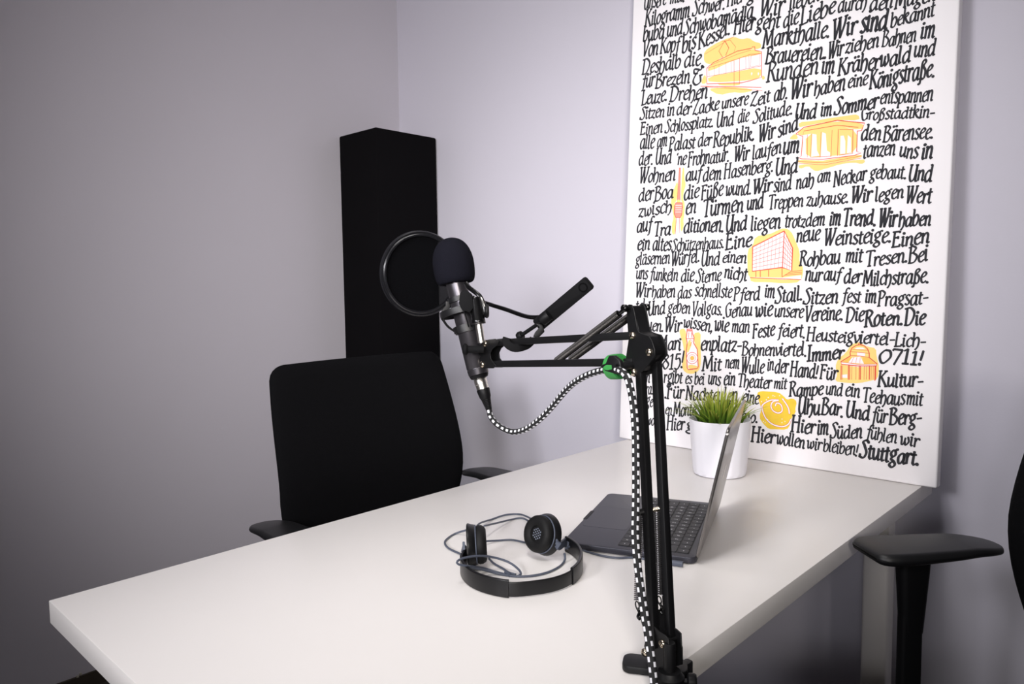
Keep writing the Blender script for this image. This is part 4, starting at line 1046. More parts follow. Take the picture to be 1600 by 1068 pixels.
def office_chair(loc, rotz, lift, label, arm_up=0.0, rear=-0.212):
    root = thing('office_chair', label, 'chair', loc, 'black office chairs at the table')
    root.rotation_euler = (0, 0, rotz)
    K = dict(local=True)
    # five-star base with castors
    b = MB()
    b.lathe((0, 0, 0.055), (0, 0, 1), [(0, 0.035), (0.03, 0.045), (0.05, 0.03), (0.07, 0.026)], 24)
    b.build('base_hub', M['black_plastic'], root, **K)
    for i in range(5):
        t = 2 * pi * i / 5 + 0.3
        D = Vector((cos(t), sin(t), 0))
        lg = MB().sweep([D * 0.03 + Vector((0, 0, 0.085)), D * 0.18 + Vector((0, 0, 0.078)), D * 0.3 + Vector((0, 0, 0.062))], rrect(0.045, 0.026, 0.01), up=(0, 0, 1)).build('base_leg', M['black_plastic'], root, **K)
        c = D * 0.3; N = Vector((-D.y, D.x, 0))
        b = MB()
        for s in (-1, 1):
            b.lathe(c + N * (0.006 * s) + Vector((0, 0, 0.026)), N * s, [(0, 0.02), (0.002, 0.026), (0.016, 0.026), (0.02, 0.02)], 20)
        b.build('caster', M['gloss_black'], lg, **K)
    MB().cyl((0, 0, 0.1), (0, 0, 0.36 + lift), 0.025, 20).build('gas_column', M['gloss_black'], root, **K)
    z = lift
    b = MB().box((0.0, 0, 0.385 + z), (0.26, 0.2, 0.05))
    b.build('seat_mechanism', M['black_plastic'], root, bevel=0.01, **K)
    b = MB().box((0.06, 0, 0.43 + z * 0.6), (0.46, 0.44, 0.065))
    b.build('seat', M['fabric'], root, bevel=0.028, seg=4, **K)
    # backrest: curved cushion
    nb, na = 30, 20
    zt, zb = 0.978 + z, 0.475 + z

    def half(bv):
        w = 0.200 + 0.072 * sin(min(1, bv / 0.42) * pi / 2) if bv < 0.42 else 0.272 - 0.022 * ((bv - 0.42) / 0.58) ** 2
        d = (1 - bv) * (zt - zb)
        r = 0.036
        if d < r:
            w -= r - sqrt(max(0, r * r - (r - d) ** 2))
        d = bv * (zt - zb)
        if d < r:
            w -= r - sqrt(max(0, r * r - (r - d) ** 2))
        return w

    def prof(bv):
        return -0.216 + 0.020 * math.exp(-((bv - 0.42) / 0.36) ** 2) - 0.055 * max(0, bv - 0.45) ** 1.3 * 2.0 - 0.02

    vs = []; fs = []
    B = [0.0] + [0.5 - 0.5 * cos(pi * i / nb) for i in range(1, nb)] + [1.0]
    A = [-cos(pi * i / na) for i in range(na + 1)]
    for side in (0, 1):
        for bv in B:
            for a in A:
                w = half(bv)
                edge = max(0, 1 - (abs(a)) ** 6)
                eb = min(1, min(bv, 1 - bv) / 0.05)
                th = 0.052 * sqrt(edge) * sqrt(max(0, 1 - (1 - eb) ** 2))
                x = prof(bv) + 0.022 * a * a
                vs.append((x + (0.4 * th if side == 0 else -0.6 * th), a * w, zb + (zt - zb) * bv))
    n1 = (nb + 1) * (na + 1)
    for i in range(nb):
        for j in range(na):
            q = i * (na + 1) + j
            fs.append((q, q + 1, q + na + 2, q + na + 1))
            fs.append((n1 + q, n1 + q + na + 1, n1 + q + na + 2, n1 + q + 1))
    b = MB().add(vs, fs)
    bk = b.build('backrest', M['fabric'], root, sharp=80, **K)
    bm = bmesh.new(); bm.from_mesh(bk.data)
    bmesh.ops.remove_doubles(bm, verts=bm.verts, dist=1e-4); bmesh.ops.recalc_face_normals(bm, faces=bm.faces)
    bm.to_mesh(bk.data); bm.free()
    b = MB().sweep([(-0.02, 0, 0.385 + z), (-0.16, 0, 0.39 + z), (-0.25, 0, 0.43 + z), (-0.265, 0, 0.55 + z), (-0.255, 0, 0.75 + z)], rrect(0.09, 0.022, 0.009), up=(0, 1, 0))
    b = MB().sweep(smooth_path([(-0.02, 0, 0.385 + z), (-0.17, 0, 0.39 + z), (-0.262, 0, 0.46 + z), (-0.262, 0, 0.6 + z), (-0.262, 0, 0.76 + z)], 0.03), rrect(0.02, 0.09, 0.008), up=(0, 1, 0))
    b.build('back_support', M['black_plastic'], root, **K)
    for s in (-1, 1):
        yc = 0.31 * s
        az = 0.64 + z + arm_up
        b = MB()
        # bracket under the seat and the sleeve post
        b.sweep(smooth_path([(0.0, 0.1 * s, 0.355 + z), (-0.02, 0.22 * s, 0.35 + z), (-0.05, 0.29 * s, 0.355 + z), (-0.06, yc - 0.003 * s, 0.375 + z), (-0.06, yc, 0.41 + z), (-0.06, yc, az - 0.10)], 0.02), rrect(0.020, 0.036, 0.006), up=(1, 0, 0))
        arm = b.build('armrest', M['black_plastic'], root, **K)
        b = MB()
        n = 6
        zz = [az - 0.150, az - 0.146, az - 0.10, az - 0.05, az - 0.019]
        ww = [0.037, 0.038, 0.044, 0.050, 0.053]
        pr = []
        for q, w in zip(zz, ww):
            pr.append([(-0.062 + x, yc + y, q) for x, y in rrect(w, w * 0.55, 0.010)])
        k = len(pr[0]); vs = [p for r_ in pr for p in r_]
        fs = [(i * k + j, i * k + (j + 1) % k, (i + 1) * k + (j + 1) % k, (i + 1) * k + j) for i in range(len(pr) - 1) for j in range(k)]
        fs += [tuple(reversed(range(k))), tuple(range((len(pr) - 1) * k, len(pr) * k))]
        b.add(vs, fs)
        b.build('post_sleeve', M['black_plastic'], arm, **K)
        # arm pad: blunt front, tapered rear
        ctrl = [(rear, 0.010, 0.007), (rear + 0.003, 0.020, 0.011), (rear + 0.012, 0.029, 0.013), (rear + 0.035, 0.0375, 0.016), (-0.13, 0.044, 0.020), (-0.07, 0.048, 0.023),
                (-0.02, 0.050, 0.0245), (0.0, 0.0485, 0.0235), (0.011, 0.045, 0.021), (0.017, 0.040, 0.0165), (0.0205, 0.034, 0.010)]
        cv = smooth_path([(x_, w_ * 0.6, t_ * 0.6) for x_, w_, t_ in ctrl], 0.0025)
        xs = [q.x for q in cv]; hw = [q.y / 0.6 for q in cv]; bt = [q.z / 0.6 for q in cv]
        pr = []
        for x, w, t in zip(xs, hw, bt):
            drop = 0.010 * max(0, (-0.14 - x) / 0.07) ** 1.5 + (0.004 if x > 0.012 else 0)
            zc = az - drop
            rr_ = min(0.009, t * 0.47, w * 0.8)
            sec = rrect(2 * w, t, rr_, 4)
            zm = zc - t / 2 if x < -0.02 else az - 0.01225
            pr.append([(x, yc + a_, zm + b_ - 0.0035 * (abs(a_) / 0.05) ** 2 * (1 if b_ > 0 else -0.6)) for a_, b_ in sec])
        k = len(pr[0]); vs = [p for r_ in pr for p in r_]
        fs = [(i * k + j, i * k + (j + 1) % k, (i + 1) * k + (j + 1) % k, (i + 1) * k + j) for i in range(len(pr) - 1) for j in range(k)]
        fs += [tuple(reversed(range(k))), tuple(range((len(pr) - 1) * k, len(pr) * k))]
        MB().add(vs, fs).build('arm_pad', M['soft_plastic'], arm, sharp=60, **K)
    return root


office_chair((-1.262, 1.071, 0), 0.0, 0.0, 'black office chair pushed under the far side of the table, backrest facing us', 0.015, -0.222)
fa = math.atan2(-0.75, -0.66)
office_chair((-0.132, 1.026, 0), fa, 0.085, 'black office chair at the right edge, armrest beside the table', 0.009, -0.205)

# ------------------------------------------------------------------ potted grass
pc = on_z(1124, 739, TZ)
pc = Vector((pc.x, pc.y, TZ))
plant = thing('potted_grass', 'artificial green grass in a white fluted pot behind the laptop', 'plant', tuple(pc))
n = 72; prof = [(0.0, 0.054), (0.002, 0.0575), (0.01, 0.0585), (0.112, 0.0665), (0.122, 0.068), (0.125, 0.0685), (0.126, 0.067), (0.124, 0.0655), (0.105, 0.064)]
vs = []; fs = []
for z, r in prof:
    for i in range(n):
        t = 2 * pi * i / n
        rr = r * (1 + (0.011 * (i % 4 in (0, 1)) if 0.005 < z < 0.115 and r > 0.058 else 0))
        vs.append(pc + Vector((rr * cos(t), rr * sin(t), z + 0.0003)))
for k in range(len(prof) - 1):
    for i in range(n):
        j = (i + 1) % n; fs.append((k * n + i, k * n + j, (k + 1) * n + j, (k + 1) * n + i))
fs.append(tuple(reversed(range(n))))
MB().add(vs, fs).build('pot', M['pot'], plant, sharp=50)
MB().lathe(pc + Vector((0, 0, 0.085)), (0, 0, 1), [(0, 0.058), (0.02, 0.063), (0.024, 0.04), (0.026, 0.0)], 32, capb=False).build('soil', M['soil'], plant)
R2 = random.Random(11)
b = MB()
for i in range(330):
    t = R2.uniform(0, 2 * pi); r0 = 0.047 * sqrt(R2.random())
    base = pc + Vector((r0 * cos(t), r0 * sin(t), 0.108))
    out = Vector((cos(t + R2.uniform(-.5, .5)), sin(t + R2.uniform(-.5, .5)), 0))
    hgt = R2.uniform(0.055, 0.103) * (1 - 0.2 * r0 / 0.047)
    lean = R2.uniform(0.1, 0.5) * (0.25 + r0 / 0.047) * 0.085
    if R2.random() < 0.2:
        lean *= 2.0; hgt *= 0.85
    w = R2.uniform(0.0013, 0.0030)
    side = Vector((-out.y, out.x, 0)); side.rotate(Matrix.Rotation(R2.uniform(-1, 1), 3, 'Z'))
    N = 6; vs = []; at = []
    for k in range(N + 1):
        f = k / N
        p = base + out * (lean * f ** 1.8) + Vector((0, 0, hgt * (f - 0.18 * f ** 3 * (lean / 0.06))))
        ww = w * (1 - f ** 2.2) + 0.0001
        vs += [p - side * ww, p + side * ww]
        at += [f * R2.uniform(.85, 1.0) + 0.0] * 2
    b.add(vs, [(2 * k, 2 * k + 1, 2 * k + 3, 2 * k + 2) for k in range(N)])
    b.attr += at
g = b.build('grass', M['grass'], plant, fix=False)
g['kind'] = 'stuff'
view_r = _M @ Vector((1, 0, 0)); view_f = _M @ Vector((0, 0, -1)); view_u = _M @ Vector((0, 1, 0))
# ------------------------------------------------------------------ laptop
LA = radians(21.3)
l_d = Vector((cos(LA), sin(LA), 0)); l_w = Vector((-sin(LA), cos(LA), 0)); l_z = Vector((0, 0, 1))
_a = on_z(878, 846.5, TZ + 0.0108)
L0 = Vector((_a.x, _a.y, TZ + 0.0008))
LW, LD, LT = 0.304, 0.215, 0.0105


def lap(d, w, z=0.0):
    return L0 + l_d * d + l_w * w + l_z * z


laptop = thing('laptop', 'dark grey open laptop seen from its side in front of the plant', 'laptop', tuple(lap(LD / 2, LW / 2)))
poly = [lap(LD / 2 + x, LW / 2 + y) for x, y in rrect(LD, LW, 0.012, 6)]
b = MB().prism(poly, (0, 0, 0.0008), (0, 0, LT))
base = b.build('base', M['laptop'], laptop, bevel=0.0012, seg=3)
for x in (0.02, LD - 0.02):
    for y in (0.03, LW - 0.03):
        MB().cyl(lap(x, y, 0), lap(x, y, 0.0012), 0.006, 12).build('rubber_foot', M['black_plastic'], base)
MB().prism([lap(0.046 + x, LW / 2 + y) for x, y in rrect(0.078, 0.122, 0.006)], (0, 0, LT - 0.0005), (0, 0, LT + 0.0002)).build('trackpad', M['trackpad'], laptop)
KD0, KD1, KW0, KW1 = 0.089, 0.203, 0.0145, LW - 0.0145
kb = MB().prism([lap((KD0 + KD1) / 2 + x, LW / 2 + y) for x, y in rrect(KD1 - KD0, KW1 - KW0, 0.004)], (0, 0, LT - 0.0005), (0, 0, LT + 0.0002)).build('keyboard', M['key_well'], laptop)
b = MB()
b.box(lap(0.002, LW / 2, LT - 0.001), (0.006, 0.05, 0.003), (l_d, l_w, l_z))
b.build('opening_notch', M['key_well'], base)
# six rows, from the user's bottom row up; widths in key units, written left to right
rows = [
    [('', 1), ('', 1), ('', 1), ('', 1.28), ('', 5.05), ('', 1.28), ('', 1), ('<', 1), ('v', 1), ('>', 1)],
    [('', 1.28), ('', 1)] + [(c, 1) for c in 'YXCVBNM,.-'] + [('', 2.33)],
    [('', 1.78)] + [(c, 1) for c in 'ASDFGHJKL'] + [('O', 1), ('A', 1), ("'", 1), ('', 0.83)],
    [('', 1.5)] + [(c, 1) for c in 'QWERTZUIOPU-'] + [('', 1.11)],
    [("'", 1)] + [(c, 1) for c in '17158715801-'] + [('', 1.61)],
    [('', 1.5)] + [('', 1.01)] * 12 + [('', 1.0)],
]
pitch_d = (KD1 - KD0 - 0.001) / 6
key_mesh = {}
for r, row in enumerate(rows):
    tot = sum(w for _, w in row); unit = (KW1 - KW0 - 0.001) / tot
    x = 0.0
    for c, w in row:
        kw = w * unit
        cd = KD0 + 0.0005 + pitch_d * (r + 0.5); cw = KW1 - 0.0005 - (x + w / 2) * unit
        p = lap(cd, cw, LT + 0.0002)
        b = MB()
        b.prism([p + l_d * a + l_w * q for a, q in rrect(pitch_d - 0.0026, kw - 0.0026, 0.0016, 3)], (0, 0, 0), (0, 0, 0.0010))
        if c and c in GL:
            write(b, c, -0.0022, -0.002, 0.0018, -0.002, 0.0026, 1.2, put=lambda s, t, p=p: p - l_w * s + l_d * t + l_z * 0.00108, jitter=0, mi=1)
        elif r in (0, 1, 2, 3, 5):
            b.prism([p + l_d * a + l_w * q for a, q in rrect(0.0012, 0.0034, 0.0004, 2)], (0, 0, 0.001), (0, 0, 0.00106), 1)
        b.build('key', [M['key'], M['legend']], kb, fix=False, smooth=False)
        x += w
# lid, leaning open past upright
al = radians(12.5)
u_up = (l_d * sin(al) + l_z * cos(al)); u_out = (l_d * cos(al) - l_z * sin(al))
H0 = lap(LD - 0.001, LW / 2, LT - 0.002)
LH = 0.212
b = MB().prism([H0 + u_up * (LH / 2 + y) + l_w * x for x, y in rrect(LW, LH, 0.012, 6)], u_out * -0.0003, u_out * 0.0042)
lid = b.build('lid', [M['lid']], laptop, bevel=0.001, seg=2)
MB().prism([H0 + u_up * (LH / 2 + 0.003 + y) + l_w * x for x, y in rrect(LW - 0.006, LH - 0.012, 0.009, 6)], u_out * -0.0008, u_out * -0.0001).build('screen', M['screen'], lid)
# pale emblem on the lid: bitten round fruit shape with a leaf
b = MB()
out = []
for i in range(28):
    t = 2 * pi * i / 28
    r = 0.0135 * (1 - 0.10 * max(0, cos(t - pi / 2)) ** 6 - 0.06 * max(0, cos(t + pi / 2)) ** 8)
    x, y = r * cos(t), r * sin(t)
    if (x - 0.016) ** 2 + (y - 0.002) ** 2 < 0.0062 ** 2:
        dx, dy = x - 0.016, y - 0.002; l = sqrt(dx * dx + dy * dy); x, y = 0.016 + dx / l * 0.0062 - 0.004, 0.002 + dy
    out.append((x, y))
lf = [(0.0, 0.016), (0.001, 0.020), (0.005, 0.0225), (0.0045, 0.0185)]
ec = H0 + u_up * (LH / 2)
for shp in (out, lf):
    tri = geometry.tessellate_polygon([[Vector((q[0], q[1], 0)) for q in shp]])
    b.add([ec - l_w * x + u_up * y + u_out * 0.00435 for x, y in shp], [tuple(t) for t in tri])
b.build('emblem', M['chrome'], lid, fix=False, smooth=False)
b = MB().cyl(lap(LD - 0.004, 0.03, LT - 0.004), lap(LD - 0.004, LW - 0.03, LT - 0.004), 0.004, 14)
b.build('hinge', M['gloss_black'], laptop)

# ------------------------------------------------------------------ headphones
hp_c = Vector((-0.745, 0.80, TZ))
hp = thing('headphones', 'black on-ear headphones lying on the white table in front of the laptop', 'headphones', tuple(hp_c))
zt = TZ + 0.0006


def ground(lst, z=zt):
    return [on_z(u, v, z) for u, v in lst]


arc_px = [(729, 880), (722, 892), (725, 904), (737, 916), (760, 926), (795, 933), (830, 931), (865, 925), (890, 915), (904, 902), (908, 888), (903, 875), (893, 866), (884, 861)]
arc = even(smooth_path(ground(arc_px), 0.003), 0.004)


def strip(path, z0, hh, th, taper=False):
    prof = rrect(th, hh, min(th * 0.45, 0.0014), 3)
    return MB().sweep([p + Vector((0, 0, z0 + hh / 2)) for p in path], prof, up=(0, 0, 1))


i1 = min(range(len(arc)), key=lambda i: (arc[i] - on_z(795, 933, zt)).length)
i2 = min(range(len(arc)), key=lambda i: (arc[i] - on_z(892, 913, zt)).length)
strip(arc[2:-2], 0.0012, 0.021, 0.0026).build('headband', M['hp_black'], hp)


def outset(path, d):
    c = hp_c
    out = []
    for i, p in enumerate(path):
        a = path[max(0, i - 1)]; e = path[min(len(path) - 1, i + 1)]
        t = (e - a).normalized(); nrm = Vector((t.y, -t.x, 0))
        if nrm.dot(p - c) < 0:
            nrm = -nrm
        out.append(p + nrm * d)
    return out


sl = strip(outset(arc[:i1 + 1], 0.0004), 0.0, 0.0255, 0.0048).build('slider_cover', M['hp_black'], hp)
sr = strip(outset(arc[i2:], 0.0004), 0.0, 0.0255, 0.0048).build('slider_cover', M['hp_black'], hp)


def ear_cup(center, n, up, name='ear_cup'):
    n = Vector(n).normalized()
    b = MB().lathe(center, -n, [(0.000, 0.0285), (0.002, 0.0305), (0.008, 0.0318), (0.011, 0.033), (0.0125, 0.033), (0.014, 0.031), (0.0145, 0.026), (0.0145, 0.0)], 48, capb=False)
    cup = b.build(name, M['hp_black'], hp)
    MB().torus(center - n * 0.0005, n, 0.0292, 0.0011, 48, 8).build('trim_ring', M['hp_grey'], cup)
    b = MB()
    prof = [(0.0, 0.0275), (0.004, 0.0292), (0.009, 0.0288), (0.0135, 0.0262), (0.0155, 0.022), (0.0150, 0.0165), (0.0125, 0.0125), (0.009, 0.0115)]
    b.lathe(center, n, prof, 48, capb=False)
    b.build('ear_pad', M['hp_pad'], cup)
    b = MB().lathe(center + n * 0.0085, n, [(0, 0.0118), (0.0008, 0.0118)], 24, mi=1)
    ref = Vector((0, 0, 1)); X = (ref - n * ref.dot(n)).normalized(); Y = n.cross(X)
    for i in range(-4, 5):
        for j in range(-4, 5):
            x = (i + 0.5 * (j % 2)) * 0.0042; y = j * 0.0037
            if x * x + y * y < 0.0100 ** 2:
                c = center + n * 0.0094 + X * x + Y * y
                b.lathe(c, n, [(0, 0.0013), (0.0003, 0.0013)], 6, mi=0)
    b.build('grille', [M['hp_grille'], M['hp_pad']], cup)
    return cup


cl = pt(744.5, 846, 1.122)
gl_ = on_z(745, 884, zt)
cl = Vector((gl_.x, gl_.y, TZ + 0.0345))
left_cup = ear_cup(cl, (0.69, 0.72, 0.05), None)
gr = on_z(858, 871, zt)
cr = Vector((gr.x, gr.y, TZ + 0.0372)) + Vector((0.003, 0.010, 0.0)) - view_r * 0.021
right_cup = ear_cup(cr, (-0.10, -0.94, 0.27), None)
# yokes that join cups and sliders
b = MB()
pa = cr - Vector((-0.10, -0.94, 0.27)).normalized() * 0.006 + Vector((0.02, 0.012, -0.02))
b.sweep(smooth_path([cr + Vector((0.024, 0.004, -0.004)), cr + Vector((0.034, 0.002, -0.012)), arc[-1] + Vector((0, 0, 0.016)), arc[-4] + Vector((-0.002, -0.002, 0.013))], 0.006), rrect(0.004, 0.013, 0.0015), up=(0, 0, 1))
b.build('yoke', M['hp_grey'], hp)
b = MB()
b.sweep(smooth_path([arc[0] + Vector((0, 0, 0.013)), cl + Vector((-0.024, -0.004, -0.012)), cl + Vector((-0.016, -0.012, -0.002))], 0.006), rrect(0.004, 0.013, 0.0015), up=(0, 0, 1))
b.build('yoke', M['hp_grey'], hp)
# the cord
zc = TZ + 0.0022


def P3(u, v, z=0.0):
    return on_z(u, v, zc + z)


b = MB()
cords = [
    [P3(742, 826, .012), P3(750, 817, .008), P3(768, 811), P3(790, 804), P3(812, 803), P3(828, 809, .01), P3(836, 815, .03)],
    [P3(757, 821, .02), P3(775, 817, .01), P3(800, 811), P3(815, 809), P3(826, 814), P3(834, 822, .02)],
    [P3(731, 827, .01), P3(712, 833), P3(699, 841), P3(695, 848), P3(701, 856), P3(715, 863), P3(728, 868, .004)],
    [P3(760, 845, .004), P3(778, 844), P3(800, 843), P3(820, 847), P3(838, 850)],
    [P3(764, 872, .003), P3(772, 880), P3(786, 888), P3(795, 894), P3(806, 897)],
    [P3(790, 897), P3(775, 893), P3(755, 887, .006), P3(733, 884, .022), P3(716, 881, .03), P3(715, 876, .034), P3(726, 871, .034), P3(748, 868, .03), P3(770, 870, .02), P3(793, 877, .012), P3(808, 887, .006), P3(814, 896, .002), P3(806, 900), P3(792, 897)],
    [P3(733, 886, .02), P3(756, 890, .008), P3(778, 896), P3(806, 900), P3(832, 899), P3(855, 894), P3(872, 886), P3(880, 879), P3(883, 872, .004), P3(882, 864, .012)],
    [P3(884, 856, .012), P3(893, 853, .01), P3(905, 857), P3(920, 862), P3(942, 868), P3(965, 871), P3(990, 870.5), P3(1020, 874.5), P3(1036, 876, .002), P3(1044, 877, .003)],
]
for cpts in cords:
    b.tube(smooth_path(cpts, 0.004), 0.0017, 8)
cord = b.build('cord', M['hp_grey'], hp)
b = MB()
p0 = P3(1042, 877.5, .003); p1 = P3(1067, 881, .003)
b.sweep([p0, p0 + (p1 - p0) * 0.15, p0 + (p1 - p0) * 0.9, p1], rrect(0.0075, 0.0085, 0.003), up=(0, 0, 1))
b.build('plug', M['hp_grey'], cord)
b = MB().cyl(P3(790, 893.5, .0), P3(797, 899, .0), 0.0026, 10)
b.build('splitter', M['hp_grey'], cord)

# ------------------------------------------------------------------ microphone boom arm
DB, DE, DM = 0.805, 0.885, 1.15       # depth of clamp, elbow, microphone end
base_p = Vector((-0.4255, 0.6835, TZ))


def low(v):                            # depth along the lower arm by image row
    return DB + (DE - DB) * max(0, min(1.1, (1010 - v) / (1010 - 545)))


def upp(u):                            # depth along the upper arm by image column
    return DE + (DM - DE) * (990 - u) / (990 - 757)


boom = thing('boom_stand', 'black sprung boom arm clamped to the right edge of the table', 'stand', tuple(base_p))
# clamp
jd = Vector((-1, -0.25, 0)).normalized(); jn = Vector((-jd.y, jd.x, 0)); Zv = Vector((0, 0, 1))
b = MB()
jc = on_z(1000, 1040, TZ + 0.004)
jaw_dir = (on_z(982, 1036, TZ) - on_z(1045, 1052, TZ)).normalized(); jaw_n = Vector((-jaw_dir.y, jaw_dir.x, 0))
je = on_z(973, 1041, TZ)
js = Vector((TX1 + 0.018, je.y + 0.035, TZ))
jaw_dir = (Vector((je.x, je.y, 0)) - Vector((js.x, js.y, 0))).normalized(); jaw_n = Vector((-jaw_dir.y, jaw_dir.x, 0))
Lj = (Vector((je.x, je.y, 0)) - Vector((js.x, js.y, 0))).length
b.prism([Vector((js.x, js.y, TZ)) + jaw_dir * (Lj / 2 + x) + jaw_n * y for x, y in rrect(Lj, 0.032, 0.010, 5)], (0, 0, 0.0005), (0, 0, 0.0095))
clamp = b.build('clamp', M['powder'], boom, bevel=0.002, seg=2)
b = MB()
b.box((TX1 + 0.011, js.y, TZ - 0.030), (0.010, 0.034, 0.078))
b.box((TX1 - 0.012, js.y, TZ - 0.066), (0.056, 0.034, 0.009))
b.build('clamp_frame', M['powder'], clamp, bevel=0.003)
b = MB()
b.cyl((TX1 - 0.022, js.y, TZ - 0.085), (TX1 - 0.022, js.y, TZ - 0.040), 0.004, 14)
b.lathe((TX1 - 0.022, js.y, TZ - 0.040), (0, 0, 1), [(0, 0.012), (0.004, 0.014), (0.0065, 0.012)], 20)
b.box((TX1 - 0.022, js.y, TZ - 0.090), (0.034, 0.008, 0.012))
b.build('clamp_screw', M['black_plastic'], clamp)
# swivel collar and thumb screw
col_c = pt(1046, 1052, 0.795)
b = MB().lathe(col_c - Zv * 0.014, (0, 0, 1), [(0, 0.0150), (0.003, 0.0160), (0.012, 0.0160), (0.014, 0.0140), (0.018, 0.012)], 28)
b.build('swivel_collar', M['powder'], boom)
kn = pt(1080, 1064, 0.79)
b = MB().cyl(col_c - Zv * 0.008, kn, 0.003, 12)
kd = (kn - col_c + Zv * 0.008).normalized()
b.lathe(kn - kd * 0.004, kd, [(0, 0.006), (0.002, 0.0085), (0.008, 0.0085), (0.010, 0.007)], 10)
b.build('thumb_screw', M['black_plastic'], boom)

arm_n = (pt(760, 553, DM) - pt(1000, 553, DE)); arm_n.z = 0; arm_n.normalize()      # horizontal run of the arm
arm_s = Vector((-arm_n.y, arm_n.x, 0))                                               # sideways, hinge-pin direction
if arm_s.dot(view_f) > 0:
    arm_s = -arm_s                                                                   # towards the viewer


def plate(px, depth, th, off=0.0):
    """sheet-metal side plate drawn in the arm's own vertical plane through the given depth"""
    o = pt(*px[0], depth)
    out = []
    for u, v in px:
        r = pt(u, v, 1.0) - CAM
        k = (o - CAM).dot(arm_s) / r.dot(arm_s)
        out.append(CAM + r * k)
    return out


def on_plane(u, v, o):
    r = pt(u, v, 1.0) - CAM
    return CAM + r * ((o - CAM).dot(arm_s) / r.dot(arm_s))


def screw(c, n, r=0.0046):
    b = MB().lathe(c, n, [(0, r), (0.0012, r), (0.0026, r * 0.75), (0.0032, r * 0.3), (0.0033, 0.0)], 20, capb=False)
    n = Vector(n).normalized(); X = Vector((0, 0, 1)); X = (X - n * X.dot(n)).normalized(); Y = n.cross(X)
    for a in (X + Y, X - Y):
        b.box(c + n * 0.0029, (r * 1.1, 0.0007, 0.001), (a.normalized(), n.cross(a.normalized()), n), 1)
    return b


low_L = [(1002.5, 592), (1007, 740), (1012, 860), (1018.5, 960), (1023, 1000)]
low_R = [(1026.5, 558), (1033.5, 720), (1039.5, 860), (1044, 960), (1047.5, 1010)]


def rod(p, q, w=0.0098, ext=0.004):
    return MB().bar(p, q, w, w, arm_s, ext=ext)


for a, c in (((1001.5, 588), (1022.5, 1006)), ((1025.5, 556), (1047.5, 1010))):
    rod(pt(*a, low(a[1])), pt(*c, low(c[1]))).build('lower_bar', M['powder'], boom, bevel=0.0012)
for a, c in (((990, 524), (762, 535.5)), ((988, 565.5), (764, 568.5))):
    rod(pt(*a, upp(a[0])), pt(*c, upp(c[0]))).build('upper_bar', M['powder'], boom, bevel=0.0012)

# elbow plates
pl_px = [(980, 478), (984, 475.2), (988.5, 475.7), (991.5, 482), (993.5, 491), (997.5, 514), (1000, 518.5), (1005, 521), (1015.5, 524), (1020, 532), (1024.5, 545), (1025, 556), (1014, 570), (999.7, 586), (992.5, 588.5), (984.5, 585), (979.8, 571), (979.4, 557), (983.4, 531), (982, 510)]
po = pt(1000, 540, DE) + arm_s * 0.0075
pp = [on_plane(u, v, po) for u, v in pl_px]
for k, o_ in ((0, 0.0), (1, -0.0205)):
    MB().prism(pp, arm_s * (o_ + 0.0018), arm_s * o_).build('elbow_plate', M['powder'], boom, bevel=0.0004, seg=1)
inner = [on_plane(u, v, po) for u, v in [(982, 480), (988, 478), (994, 497), (999, 519), (1014, 526), (1022, 545), (1022, 555), (1000, 580), (986, 580), (982, 560), (985.5, 531)]]
MB().prism(inner, arm_s * 0.0001, arm_s * -0.0187).build('elbow_block', M['powder'], boom, bevel=0.0004, seg=1)
for u, v in ((990, 524), (1016, 550), (991.5, 581)):
    c = on_plane(u, v, po)
    sc = screw(c + arm_s * 0.0018, arm_s); sc.build('screw', [M['screw'], M['spring']], boom)
    MB().cyl(c - arm_s * 0.024, c + arm_s * 0.0005, 0.0034, 14).build('hinge_pin', M['powder'], boom)
c = on_plane(984.5, 481, po)
b = MB().cyl(c + arm_s * 0.011, c - arm_s * 0.030, 0.0028, 14)
for e in (0.0115, -0.0305):
    b.lathe(c + arm_s * e, arm_s * (1 if e > 0 else -1), [(-0.005, 0.0036), (-0.004, 0.0046), (0.000, 0.0046), (0.0015, 0.003), (0.0016, 0)], 18, capb=False)
b.build('spring_rod', M['gloss_black'], boom)
# wing knob at the elbow
c = on_plane(988, 570, po)
b = MB().lathe(c + arm_s * 0.001, arm_s, [(0, 0.005), (0.012, 0.0055), (0.024, 0.0045)], 16)
wd = (on_plane(955, 570, po) - c).normalized()
b.prism([c + wd * x + wd.cross(arm_s) * y for x, y in ((-0.006, -0.006), (0.004, -0.009), (0.022, -0.0055), (0.031, 0.001), (0.020, 0.004), (0.014, 0.013), (0.006, 0.013), (-0.004, 0.007))], arm_s * 0.019, arm_s * 0.025)
b.build('wing_knob', M['soft_plastic'], boom, bevel=0.001)


def coil(p, q, R, r, pitch, name, m):
    p = Vector(p); q = Vector(q); Z = (q - p).normalized(); L = (q - p).length
    X = (arm_s - Z * arm_s.dot(Z)).normalized(); Y = Z.cross(X)
    n = int(L / pitch * 10)
    path = [p + Z * (L * i / n) + (X * cos(2 * pi * i / 10) + Y * sin(2 * pi * i / 10)) * R for i in range(n + 1)]
    b = MB().tube(path, r, 5)
    b.cyl(p, q, R * 0.55, 8)
    return b.build(name, m, boom)


